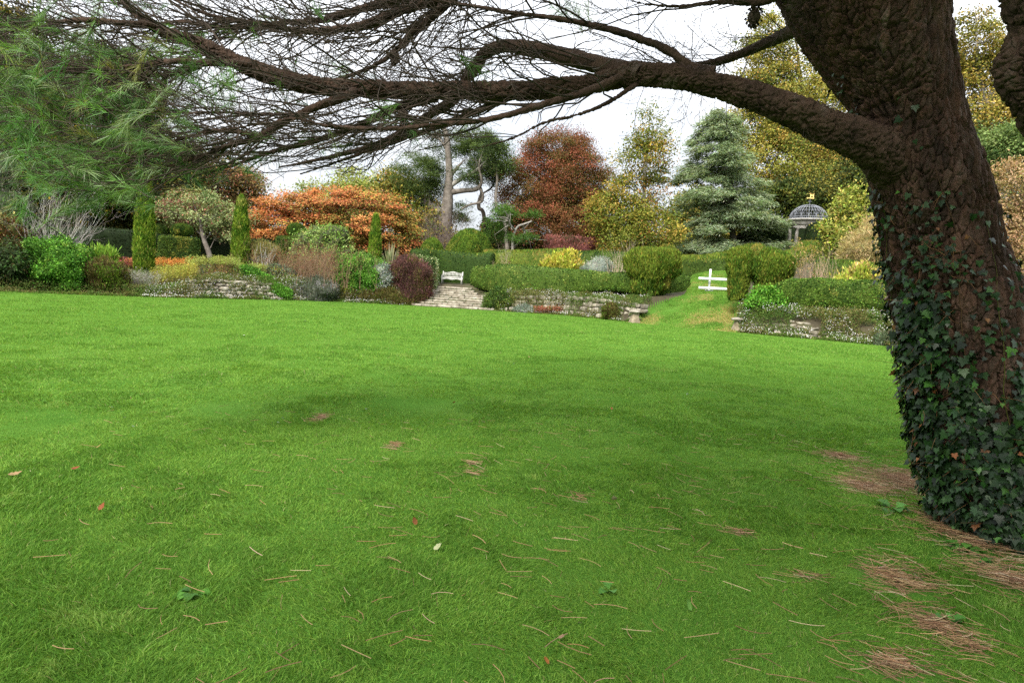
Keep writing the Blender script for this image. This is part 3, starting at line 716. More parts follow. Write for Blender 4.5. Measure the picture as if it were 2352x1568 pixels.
def twiggy(label, bbox, off, n0, r0, col, name='bare_shrub', cat='shrub', lv=(5, 5), spread=.5, lpal=None, ln=0, L=.1, Wd=.05, Y=None, sides=4, up=.3, wig=.1, straight=False, group=None):
    x0, x1, yt, yb = bbox; cx = (x0 + x1) / 2
    if Y is None: Y = float(eY(cx)) + off
    rx = (x1 - x0) / 2 * Y / F; b = P(cx, yb, Y); z0 = min(float(terr(b[0], b[1])), b[2]); hgt = P(cx, yt, Y)[2] - z0
    mb = MB(); cb = np.array([b[0], b[1], z0])
    bs = cb + rng.normal(0, 1, (n0, 3)) * np.array([rx * (.75 if straight else .22), rx * (.4 if straight else .18), 0])
    d = unit(np.array([0, 0, 1.0]) + rng.normal(0, 1, (n0, 3)) * np.array([spread * rx / hgt, spread * .8 * rx / hgt, .05]))
    p0, q0 = grow(bs, d, hgt * (.7 + .35 * rng.random(n0)), r0, 8, np.array([0, 0, .08]), wig)
    v, f = tubes(p0, q0, sides); mb.add(v, f, pick([(col, 1)], 1)[0] if False else col)
    ps, qs = p0, q0
    for li, m_ in enumerate(lv):
        p, d, r, _ = spawn(ps, qs, len(ps) * m_, .3, 1, .5, up)
        ps, qs = grow(p, d, hgt * (.28, .16, .09)[li] * (.6 + .8 * rng.random(len(p))), np.maximum(r * .6, r0 * .22), 5, np.array([0, 0, .15]), wig)
        v, f = tubes(ps, qs, 3); mb.add(v, f, np.repeat(pick([(col, 1)], len(ps), var=.2), len(v) // len(ps), 0))
    if ln:
        n = int(ln * DENS); i = rng.integers(len(ps), size=n); k = rng.integers(1, 5, size=n); p = ps[i, k]
        leaf_quads(mb, p, unit(rng.normal(size=(n, 3)) + [0, 0, .3]), rng.normal(size=(n, 3)) + [0, -.4, .6], L * (.6 + .8 * rng.random(n)), Wd, pick(lpal, n))
    return mb.build(name, M['leaf'] if ln else M['stem'], label=label, cat=cat, group=group)
def stalks(label, bbox, off, n, pal_stem, pal_head, head=.5, hl=.07, hw=.025, per=14, hr=.05, name='perennial', cat='plant', dep=1.2, Y=None, lean=.12, sr=.006, up=.3, group=None, hv=.25):
    """stand of upright stems with leaves or flowers along their top part"""
    x0, x1, yt, yb = bbox; cx = (x0 + x1) / 2
    if Y is None: Y = float(eY(cx)) + off
    n = int(n * DENS)
    px = x0 + (x1 - x0) * rng.random(n); yy = Y + (rng.random(n) - .3) * dep
    ym = yt + (yb - yt) * .5
    pb = P(px, yb + 0 * px, yy); z0 = terr(pb[:, 0], pb[:, 1]); zt = P(px, yt + 0 * px, yy)[:, 2]
    h = np.maximum(.25, (zt - z0)) * (1 - hv * rng.random(n)) * (.85 + .25 * fbm(np.stack([pb[:, 0] * .9, pb[:, 1] * .9, 0 * px], -1), 3))
    d = unit(np.array([0, 0, 1.0]) + rng.normal(0, lean, (n, 3)) * [1, 1, .1])
    p0, q0 = grow(np.stack([pb[:, 0], pb[:, 1], z0], -1), d, h, sr, 5, None, .05, .6)
    mb = MB(); v, f = tubes(p0, q0, 3); mb.add(v, f, np.repeat(pick(pal_stem, n), 15, 0))
    m_ = n * per; i = np.repeat(np.arange(n), per); s = (1 - head * rng.random(m_)) * 3.999; k = s.astype(int); t = (s - k)[:, None]
    p = p0[i, k] * (1 - t) + p0[i, k + 1] * t; rd = unit(rng.normal(size=(m_, 3)) * [1, 1, .3] + [0, 0, 1e-6])
    col = pick(pal_head, n)[i] * np.exp(rng.normal(0, .15, (m_, 1)))
    leaf_quads(mb, p + rd * hr * .3, unit(rd + [0, 0, up] + rng.normal(0, .25, (m_, 3))), rng.normal(0, .5, (m_, 3)) + [0, 0, 1], hl * (.6 + .7 * rng.random(m_)), hw, col)
    return mb.build(name, M['leaf'], label=label, cat=cat, group=group)
def sword(label, bbox, off, n, pal, wd=.07, name='flax_plant', cat='plant', arch=.5, Y=None):
    x0, x1, yt, yb = bbox; cx = (x0 + x1) / 2
    if Y is None: Y = float(eY(cx)) + off
    b = P(cx, yb, Y); z0 = min(b[2], float(terr(b[0], b[1]))) ; hgt = P(cx, yt, Y)[2] - z0; rx = (x1 - x0) / 2 * Y / F
    an = rng.random(n) * 6.283; ou = np.stack([np.cos(an), np.sin(an), 0 * an], -1); sp_ = rng.random(n) ** .8
    d = unit(np.array([0, 0, 1.0]) + ou * (sp_ * rx / hgt * .9)[:, None]); L = hgt * (.75 + .3 * rng.random(n))
    K = 7; s = np.linspace(0, 1, K)[None, :, None]
    pts = np.array([b[0], b[1], z0]) + ou[:, None] * .08 + d[:, None] * L[:, None, None] * s + (ou * .3 - np.array([0, 0, .4]))[:, None] * (arch * sp_ * L)[:, None, None] * s ** 2.5
    sd = unit(np.cross(d, ou + 1e-3))[:, None] * (wd * np.array([.7, 1, 1, .9, .75, .45, .03]) / 2)[None, :, None]
    v = np.stack([pts - sd, pts + sd], 2).reshape(-1, 3); o = (np.arange(n) * 2 * K)[:, None]
    MBx = MB().add(v, [o + np.array([[2 * i, 2 * i + 1, 2 * i + 3, 2 * i + 2]]) for i in range(K - 1)], np.repeat(pick(pal, n), 2 * K, 0))
    return MBx.build(name, M['leaf'], label=label, cat=cat)

# palettes (real leaf colours)
YEW = [(S(70, 100, 40), 4), (S(95, 120, 45), 3), (S(55, 80, 35), 3), (S(140, 140, 60), 1)]
YEWG = [(S(108, 132, 46), 4), (S(132, 146, 56), 3), (S(82, 112, 40), 4), (S(155, 142, 68), .9)]
DARKYEW = [(S(38, 55, 28), 4), (S(50, 68, 30), 3), (S(30, 42, 25), 3), (S(80, 80, 40), .4)]
BOX = [(S(86, 118, 44), 4), (S(112, 142, 56), 4), (S(56, 84, 30), 3.5), (S(148, 158, 78), 1)]
BRIGHT = [(S(92, 145, 48), 4), (S(115, 170, 62), 4), (S(62, 105, 34), 3), (S(150, 185, 85), 1)]
GOLDCOL = [(S(118, 150, 48), 4), (S(145, 170, 62), 3), (S(80, 118, 35), 4), (S(180, 180, 95), .6)]
SILVER = [(S(165, 175, 165), 4), (S(130, 145, 130), 3), (S(195, 200, 190), 2), (S(95, 115, 85), 2)]
PURPLE = [(S(125, 85, 85), 3), (S(95, 70, 65), 3), (S(110, 100, 60), 2), (S(150, 100, 105), 2)]
ROSE = [(S(150, 180, 90), 4), (S(120, 155, 70), 3), (S(180, 195, 120), 2), (S(90, 120, 50), 2)]
BROWNG = [(S(95, 95, 50), 3), (S(120, 110, 65), 3), (S(85, 75, 45), 3), (S(110, 140, 50), 2)]
DULLG = [(S(70, 100, 45), 4), (S(95, 120, 55), 3), (S(60, 75, 40), 3), (S(130, 140, 70), 1)]
GREYG = [(S(120, 135, 110), 4), (S(145, 155, 130), 3), (S(95, 110, 80), 3)]

DOMEP = [(S(96, 128, 46), 4), (S(120, 146, 54), 3), (S(74, 104, 38), 3), (S(145, 150, 65), .8)]
# --------------------------------------------------------- hedges and topiary
def off(px, o): return float(eY(px)) + o
hedge('long dark yew hedge behind the perennial border at left', [(95, 522, 610), (200, 519, 610), (325, 530, 612), (420, 545, 612), (520, 548, 612), (660, 549, 615)], [off(95, 13), off(200, 12), off(325, 12), off(420, 13), off(520, 14), off(660, 15)], 1.6, 26000, .10, .055, DARKYEW, amp=.12, zfloor=True)
hedge('tall dark hedge blocks enclosing the white bench', [(948, 571, 640), (985, 570, 655), (1010, 573, 664), (1050, 577, 664), (1090, 580, 664), (1125, 577, 660)], [49.6, 49.8, 50.6, 50.7, 50.2, 50.0], 1.8, 22000, .085, .045, YEW[:3] + [(S(50, 75, 35), 4)], style='rand', amp=.05, zfloor=True, top=(.14, 900, YEWG))
hedge('low golden topped yew hedge running behind the bench enclosure', [(1110, 572, 625), (1200, 571, 625), (1299, 569, 625)], [55, 54.5, 54], 1.5, 13000, .15, .045, YEWG, style='up', amp=.06, zfloor=True, top=(.2, 900, YEWG))
hedge('lower yew hedge between the silver shrub and purple hedge', [(1296, 578, 625), (1370, 575, 625), (1445, 580, 625)], [55.5, 55, 54.5], 1.4, 8000, .15, .045, YEW, style='up', amp=.06, zfloor=True)
hedge('long clipped box hedge on the bank between steps and ramp', [(1082, 612, 655), (1130, 606, 668), (1180, 608, 676), (1240, 612, 683), (1300, 617, 682), (1352, 622, 668), (1400, 625, 666), (1450, 626, 672), (1500, 629, 690), (1550, 632, 695), (1588, 633, 690)],
      [off(1082, 4.2), off(1130, 2.6), off(1180, 2.2), off(1240, 2.1), off(1300, 2.1), off(1352, 2.3), off(1400, 2.4), off(1450, 2.5), off(1500, 2.9), 43.2, 44.6], 1.5, 52000, .085, .05, BOX, amp=.09, cf=1.2)
hedge('rounded box hedge above the tumbled right wall', [(1778, 650, 690), (1800, 640, 700), (1850, 640, 702), (1920, 643, 706), (1990, 643, 710), (2060, 644, 712), (2150, 648, 720)], [off(1778, 2.3), off(1800, 2.0), off(1850, 1.9), off(1920, 1.9), off(1990, 2), off(2060, 2), off(2150, 2.2)], 1.3, 42000, .07, .042, BOX, amp=.09, cf=1.4)
hedge('dark clipped hedge behind the white rail fence', [(1552, 594, 680), (1600, 592, 684), (1648, 590, 686), (1690, 588, 675)], [47, 48.2, 49, 49], 3.0, 15000, .12, .05, YEW, amp=.07, zfloor=True, batter=.3, top=(.22, 1500, YEWG))
hedge('golden green sloping hedge climbing to the temple mound', [(1545, 588, 625), (1620, 584, 625), (1690, 577, 620), (1722, 566, 612), (1760, 558, 610)], [54, 55, 55.5, 56, 57], 2.4, 15000, .2, .055, YEWG, style='up', amp=.12, zfloor=True, top=(.22, 1300, YEWG))
hedge('dark tall yew hedge standing left of the temple', [(1700, 535, 600), (1735, 520, 598), (1775, 500, 590), (1806, 503, 590)], [63, 62.8, 62.6, 62.5], 2.0, 13000, .13, .05, DARKYEW[:3] + [(S(70, 95, 40), 3)], style='up', amp=.1, zfloor=True)
hedge('dark yew backdrop seen between the temple columns', [(1798, 505, 590), (1850, 508, 590), (1905, 508, 590)], [66, 66.2, 66.4], 1.2, 7000, .13, .05, DARKYEW, style='up', amp=.1, zfloor=True)
hedge('golden hedge sweeping up across the foot of the temple columns', [(1778, 604, 650), (1815, 598, 645), (1840, 586, 640), (1858, 573, 640), (1890, 550, 640)], [52, 53, 54, 55, 56], 2.2, 16000, .2, .055, YEWG, style='up', amp=.12, zfloor=True, top=(.22, 1100, YEWG))
hedge('dark yew hedge closing the right side of the temple', [(1872, 517, 560), (1890, 510, 560), (1915, 508, 560)], [58.6, 58.8, 59], 1.2, 6000, .13, .05, DARKYEW, style='up', amp=.1, zfloor=True)
hedge('low dull hedge band below the tan tangled shrub', [(1870, 596, 640), (1950, 598, 640), (2060, 606, 645)], [45, 43, 41], 1.5, 9000, .14, .05, YEW, style='up', amp=.1, zfloor=True)
bush('dark tapering yew block crowned by a ball, beside the pale tree', (366, 456, 544, 606), 10, BLOCK, 9000, .09, .04, YEW, 'topiary_block', 'topiary', sq=10, amp=.03, depth=.05, dr=.9, rot=.45, group='topiary')
bush('small clipped yew ball on top of the tapering block', (396, 440, 514, 546), 10.4, BALL, 4500, .13, .035, YEW, 'topiary_ball', 'topiary', 'up', amp=.03, depth=.05, dr=1, group='topiary', zb=1)
bush('plain dark yew block just right of the first columnar yew', (346, 386, 545, 606), 13, BLOCK, 5000, .09, .04, YEW, 'topiary_block', 'topiary', sq=10, amp=.03, depth=.05, dr=1, group='topiary')
bush('squat yew dome rising behind the plain dark block', (340, 388, 515, 548), 15, DOME, 3500, .13, .035, YEW, 'topiary_dome', 'topiary', 'up', amp=.05, depth=.05, dr=1, group='topiary', zb=1)
bush('tall tapering yew block in front of the orange tree', (634, 694, 543, 612), 9, BLOCK, 8000, .09, .04, YEW, 'topiary_block', 'topiary', sq=10, amp=.03, depth=.05, dr=.9, rot=.4, group='topiary')
bush('yew ball sitting on the tall block before orange leaves', (661, 701, 513, 546), 9.5, BALL, 4000, .15, .035, YEW, 'topiary_ball', 'topiary', 'up', amp=.03, depth=.05, dr=1, group='topiary', zb=1)
bush('yew block mostly hidden by the pale climbing rose', (696, 792, 545, 612), 9.5, BLOCK, 7000, .09, .04, YEW, 'topiary_block', 'topiary', sq=10, amp=.03, depth=.05, dr=.8, rot=.3, group='topiary')
bush('shaggy yew ball peeping over the climbing rose', (720, 764, 518, 549), 10, BALL, 4000, .15, .035, YEW, 'topiary_ball', 'topiary', 'up', amp=.04, depth=.05, dr=1, group='topiary', zb=1)
bush('broad half dome of clipped yew, largest of the domes behind bench', (1023, 1138, 523, 582), 13, DOME, 14000, .13, .04, DOMEP, 'topiary_dome', 'topiary', 'up', amp=.03, depth=.06, dr=.7, group='topiary')
bush('round yew dome in front of the broad half dome', (1046, 1106, 532, 582), 7.5, BALL, 9000, .13, .035, DOMEP, 'topiary_dome', 'topiary', 'up', amp=.03, depth=.06, dr=1, group='topiary')
bush('low yew dome left of the broad half dome', (962, 1024, 544, 582), 8, DOME, 8000, .13, .035, DOMEP, 'topiary_dome', 'topiary', 'up', amp=.05, depth=.06, dr=.9, group='topiary')
# vase shaped yews
bush('tall vase shaped yew growing out of the long box hedge', (1436, 1556, 572, 684), 2.6, VASE2, 26000, .19, .04, YEWG, 'topiary_yew', 'topiary', 'up', amp=.14, freq=1.6, depth=.12, dr=.8, group='vase shaped yews', zb=1, cf=.9)
bush('upper tuft of yew behind the tall vase shaped one', (1508, 1548, 562, 625), 5, COLUMN, 6000, .17, .04, YEWG, 'topiary_yew', 'topiary', 'up', amp=.12, depth=.1, dr=.9, group='vase shaped yews', zb=1)
bush('narrow ochre tipped yew right against the rail fence end', (1672, 1724, 570, 690), 2.2, [(0, .55), (.2, .7), (.36, .78), (.42, .72), (.55, .95), (.8, 1), (.95, .85), (1, .1)], 14000, .17, .036, YEWG, 'topiary_yew', 'topiary', 'up', amp=.12, freq=1.6, depth=.1, dr=.9, group='vase shaped yews', zb=1)
bush('broad golden vase shaped yew beside the right box hedge', (1722, 1816, 580, 690), 2.9, VASE2, 22000, .17, .036, YEWG, 'topiary_yew', 'topiary', 'up', amp=.16, freq=1.6, depth=.12, dr=.8, group='vase shaped yews', zb=1, cf=.9)
# columnar yews
for lab, bb, o in (('tall golden columnar yew partly behind drooping pine needles', (314, 350, 398, 618), 3.6), ('golden columnar yew in front of the pale trunked tree', (537, 569, 448, 612), 5.5),
                   ('short thin golden columnar yew by the striped flax', (850, 874, 488, 608), 4.5)):
    bush(lab, bb, o, COLUMN, 15000 if bb[0] < 800 else 8000, .2, .035, GOLDCOL, 'columnar_yew', 'yew', 'up', amp=.13, freq=2.2, depth=.08, dr=1, group='golden columnar yews', cf=1.8)

# --------------------------------------------------------- border plants, left to right
bush('dark ferny shrub at the left border of the lawn', (-60, 66, 560, 674), .8, DOME, 12000, .14, .05, DULLG[:1] + [(S(50, 65, 35), 5), (S(75, 70, 38), 2)], amp=.4, depth=.3, style='droop')
bush('pale yellow flecked shrub below the bare white stems', (-25, 60, 492, 590), 5, DOME, 6000, .12, .06, [(S(130, 135, 75), 3), (S(190, 180, 120), 1), (S(80, 90, 50), 4), (S(110, 75, 45), 2)], amp=.4, depth=.3)
bush('grey green feathery conifer at the left border of picture', (-90, 52, 345, 560), 7, [(0, .9), (.3, 1), (.6, .8), (.85, .45), (1, .05)], 14000, .28, .06, GREYG + [(S(110, 140, 80), 3)], 'conifer', 'conifer', 'spike', amp=.4, depth=.3)
twiggy('bare white stemmed shrub above the bright green bush', (22, 192, 442, 568), 4.6, 24, .014, (.40, .37, .34), lv=(5, 4), spread=.75, wig=.16)
sword('dark strappy flax spilling left of the bright green bush', (35, 150, 532, 625), 1.5, 90, [(S(70, 90, 80), 3), (S(50, 65, 55), 3)], wd=.06, arch=1.1)
bush('bright green rounded bush at the left of lawn', (62, 206, 556, 673), .6, DOME, 26000, .085, .05, BRIGHT, amp=.45, freq=1.5, depth=.28, cf=1.2)
bush('yellow green feathery shrub with upright shoots beside the bright bush', (178, 268, 578, 650), 2.2, DOME, 9000, .26, .045, [(S(120, 165, 55), 4), (S(150, 185, 75), 3), (S(95, 130, 45), 3)], style='spike', amp=.35, depth=.25)
bush('brown and green tangled heath between bright bush and pale grass', (180, 284, 608, 677), .6, DOME, 13000, .13, .03, BROWNG, style='spike', amp=.35, depth=.3)
stalks('pink red flowered clump behind the feathery shrub', (252, 306, 582, 640), 6.5, 130, [(S(110, 100, 60), 1)], [(S(180, 80, 90), 3), (S(200, 120, 120), 2), (S(150, 110, 70), 2)], .35, .09, .04, 9, .06)
stalks('orange and russet perennial drift left of columnar yew', (285, 345, 586, 640), 7, 230, [(S(130, 110, 60), 1)], [(S(225, 140, 75), 4), (S(215, 170, 100), 3), (S(190, 110, 70), 2)], .4, .09, .04, 9, .06, dep=2)
stalks('orange perennial drift just right of the tall columnar yew', (350, 440, 586, 640), 7.5, 300, [(S(150, 120, 60), 1)], [(S(235, 145, 75), 4), (S(225, 175, 90), 3), (S(200, 120, 70), 1)], .4, .09, .04, 9, .06, dep=2)
stalks('silvery lavender grass at the foot of tall columnar yew', (262, 352, 606, 668), 1.4, 420, [(S(165, 160, 150), 2), (S(135, 145, 100), 2)], [(S(190, 185, 190), 4), (S(170, 165, 160), 3), (S(150, 160, 120), 2)], .4, .10, .018, 7, .03, lean=.3, dep=1.8, sr=.005)
stalks('yellow green spurge with bottlebrush heads, left clump', (352, 450, 596, 662), 2.2, 280, [(S(150, 130, 75), 1)], [(S(190, 190, 90), 4), (S(170, 185, 80), 3), (S(205, 185, 90), 1)], .6, .10, .025, 22, .08, dep=2.2)
stalks('tall pale spurge in front of the pale trunked tree', (430, 546, 580, 655), 3.4, 260, [(S(150, 120, 80), 1)], [(S(185, 195, 105), 4), (S(165, 185, 90), 3), (S(150, 165, 90), 2)], .4, .10, .028, 24, .09, dep=2.4)
stalks('pale spurge at the foot of the second columnar yew', (538, 608, 600, 650), 3, 130, [(S(150, 120, 80), 1)], [(S(180, 190, 105), 4), (S(160, 180, 90), 3)], .4, .10, .028, 22, .09, dep=1.6)
stalks('cluster of thin brown dead flower spikes beside the second columnar yew', (522, 540, 570, 655), 3.2, 5, [(S(120, 95, 70), 1)], [(S(120, 95, 70), 1)], .5, .03, .015, 30, .02, dep=1, sr=.014, name='dead_spikes')
bush('olive shrub with several pale stems right of second columnar yew', (572, 632, 556, 605), 5, [(0, .2), (.3, .5), (.55, 1), (.8, .85), (1, .05)], 5200, .12, .04, [(S(150, 140, 85), 4), (S(125, 125, 70), 3), (S(165, 150, 100), 2)], amp=.4, depth=.4, style='spike')
twiggy('pale thin stems standing under the olive shrub', (578, 628, 570, 640), 4.6, 9, .022, (.5, .48, .44), lv=(3, 2), spread=.8)
bush('low fresh green mound on the wall top under spurge', (526, 615, 618, 662), 1.5, DOME, 7000, .09, .05, BRIGHT, amp=.3, depth=.2, dr=.6)
bush('small round green bush at the wall foot', (600, 666, 655, 690), .25, DOME, 5000, .07, .045, BRIGHT[:3], amp=.25, depth=.12)
bush('grey lavender mound spilling over the left wall', (650, 762, 636, 693), .3, DOME, 12000, .10, .03, [(S(112, 118, 105), 4), (S(95, 105, 85), 3), (S(150, 148, 145), 2), (S(90, 100, 60), 2)], style='spike', amp=.3, depth=.2)
bush('grey green low plants between mound and wall top', (612, 672, 608, 648), 2.6, DOME, 4500, .12, .04, GREYG, amp=.35, depth=.2)
stalks('yellow fern clump at the wall foot right of grey mound', (742, 800, 650, 692), .4, 70, [(S(130, 120, 60), 1)], [(S(140, 140, 60), 3), (S(120, 125, 55), 3)], .8, .13, .04, 12, .09, lean=.35, dep=.8)
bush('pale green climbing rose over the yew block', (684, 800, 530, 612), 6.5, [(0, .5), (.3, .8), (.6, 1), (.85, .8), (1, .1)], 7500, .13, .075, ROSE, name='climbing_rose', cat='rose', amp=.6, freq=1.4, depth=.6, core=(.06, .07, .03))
twiggy('long arching rose canes below the climbing rose', (690, 795, 560, 640), 5.5, 22, .016, (.32, .30, .15), lv=(2, 2), spread=.9, lpal=ROSE, ln=500, L=.12, Wd=.06)
twiggy('dense red brown stemmed thicket above the left wall', (640, 786, 580, 656), 2.2, 300, .013, (.27, .17, .11), name='stem_thicket', lv=(4, 3), spread=.5, straight=True, lpal=[(S(170, 70, 55), 2), (S(140, 120, 70), 3), (S(120, 130, 70), 2)], ln=5000, L=.06, Wd=.03, sides=3)
bush('bright green bush left of the silver shrub near steps', (774, 866, 588, 690), .5, DOME, 20000, .085, .05, BRIGHT, amp=.42, freq=1.5, depth=.25, cf=1.2)
bush('flat topped green shrub under the striped flax', (800, 898, 590, 640), 2.6, DOME, 11000, .09, .05, [(S(98, 140, 58), 4), (S(120, 160, 75), 3), (S(68, 100, 40), 3)], amp=.3, depth=.22, dr=.7)
bush('silver leaved shrub between the green bush and purple shrub', (852, 900, 606, 676), .7, DOME, 9000, .09, .035, SILVER, amp=.35, depth=.2)
bush('purple brown twiggy shrub left of the steps', (888, 990, 594, 684), .7, DOME, 30000, .13, .03, PURPLE, amp=.3, depth=.28, style='spike')
bush('brown green undergrowth heap in front of bright bush and purple shrub', (775, 952, 664, 701), .1, DOME, 12000, .12, .03, BROWNG, amp=.35, depth=.25, style='spike', dr=.22)
sword('cream striped flax behind the flat topped shrub', (868, 930, 556, 610), 4.6, 80, [(S(185, 185, 150), 4), (S(130, 145, 100), 3), (S(150, 140, 95), 1)], wd=.09, arch=.3)
bush('variegated hedge plant between purple shrub and bench', (940, 1002, 592, 668), 3.0, BLOCK, 9000, .11, .06, [(S(130, 150, 95), 4), (S(165, 175, 130), 2), (S(80, 105, 55), 4)], sq=6, amp=.15, depth=.15)
twiggy('brown thicket round the base of the old grey pine', (962, 1050, 505, 590), 0, 80, .018, (.17, .13, .115), lv=(5, 4), spread=.9, Y=64)
bush('low green plants right of the steps', (1112, 1182, 668, 716), .3, DOME, 8500, .09, .04, DULLG + [(S(120, 150, 60), 3)], amp=.3, depth=.2, dr=.5)
stalks('buff dry grass tuft above the box hedge near bench', (1128, 1152, 588, 640), 4.5, 90, [(S(205, 185, 145), 1)], [(S(210, 190, 150), 1)], .5, .12, .012, 4, .02, dep=.4, lean=.18, name='dry_grass')
stalks('dried round seed heads on thin stalks above the box hedge', (1165, 1262, 594, 645), 4.8, 24, [(S(150, 130, 95), 1)], [(S(205, 180, 155), 3), (S(170, 140, 120), 2)], .07, .08, .04, 40, .07, dep=1, sr=.008, hv=.35, name='seed_heads')
twiggy('thin leafless twigs above the box hedge by seed heads', (1140, 1172, 565, 640), 5, 9, .012, (.3, .24, .17), lv=(3, 3), spread=.8)
bush('yellow leaved peony clump behind the box hedge', (1250, 1334, 582, 640), 4.4, DOME, 5000, .2, .08, [(S(205, 200, 85), 4), (S(175, 185, 70), 3), (S(210, 185, 100), 2), (S(130, 140, 60), 2)], name='peony', cat='plant', style='spike', amp=.35, depth=.25)
bush('silver dome shaped shrub beside the yellow peony', (1330, 1414, 592, 645), 4.4, DOME, 6000, .10, .025, SILVER, amp=.25, depth=.18, style='spike')
twiggy('upright tan bare stems left of the tall vase shaped yew', (1408, 1448, 578, 645), 4, 34, .016, (.42, .33, .24), lv=(2, 2), spread=.55, straight=True)
bush('small heathery tuft at the foot of middle wall', (1385, 1432, 700, 738), .0, DOME, 4500, .09, .03, BROWNG + [(S(130, 140, 60), 3)], amp=.3, depth=.15, style='spike')
bush('grey green cushion plant at the left end of middle wall', (1180, 1232, 704, 725), -.05, DOME, 3500, .08, .025, SILVER[1:], amp=.2, depth=.1, style='spike', dr=.5)
stalks('red flushed plants at the foot of the middle wall', (1225, 1292, 698, 724), .05, 160, [(S(140, 100, 70), 1)], [(S(190, 100, 90), 3), (S(150, 140, 70), 2), (S(205, 140, 110), 2)], .6, .07, .03, 9, .05, dep=.5)
bush('green leafy plant spilling beside the right staddle stone', (1722, 1790, 668, 722), 1.1, DOME, 7000, .11, .06, BRIGHT, amp=.4, depth=.25, dr=.6)
twiggy('dogwood stems standing above the right box hedge', (1866, 1910, 602, 655), 3.6, 42, .012, (.4, .28, .2), lv=(2, 1), spread=.4, straight=True)
twiggy('arching dry pinkish stems left of the dogwood', (1818, 1862, 585, 655), 4.2, 12, .013, (.38, .29, .21), lv=(4, 3), spread=1.1, lpal=[(S(190, 160, 110), 2), (S(150, 140, 70), 1)], ln=500, L=.09, Wd=.05)
bush('yellow leaved perennials behind the right box hedge', (1908, 2110, 606, 660), 3.2, DOME, 10000, .17, .06, [(S(200, 200, 90), 4), (S(175, 190, 80), 3), (S(215, 190, 120), 2), (S(120, 135, 60), 2)], name='perennial', cat='plant', style='spike', amp=.35, depth=.3, dr=.3)
bush('grey green mounded plant at the foot of the right wall', (2010, 2085, 768, 806), .0, DOME, 5000, .10, .02, GREYG, amp=.3, depth=.12, style='spike', dr=.5)
bush('purple leaved low hedge in front of the copper beech', (1252, 1362, 546, 590), 0, BLOCK, 8000, .16, .05, [(S(150, 90, 90), 4), (S(175, 115, 105), 3), (S(95, 85, 60), 3)], style='spike', amp=.25, depth=.2, dr=.4, Y=60, sq=4)
bush('pale tan tangled shrub behind the ivy clad trunk', (1952, 2062, 492, 612), 0, [(0, .8), (.4, 1), (.75, .8), (1, .1)], 15000, .32, .022, [(S(205, 185, 135), 4), (S(180, 165, 110), 3), (S(160, 150, 90), 2)], name='tangled_shrub', style='rand', amp=.4, depth=.5, Y=44, dr=.6)
bush('yellow green leafy shrub right of the temple', (1908, 2024, 440, 606), 0, [(0, .75), (.3, .95), (.6, 1), (.85, .6), (1, .08)], 15000, .19, .10, [(S(175, 180, 80), 4), (S(140, 155, 65), 3), (S(205, 195, 110), 2), (S(90, 115, 50), 3)], amp=.5, depth=.6, Y=50, dr=.6)

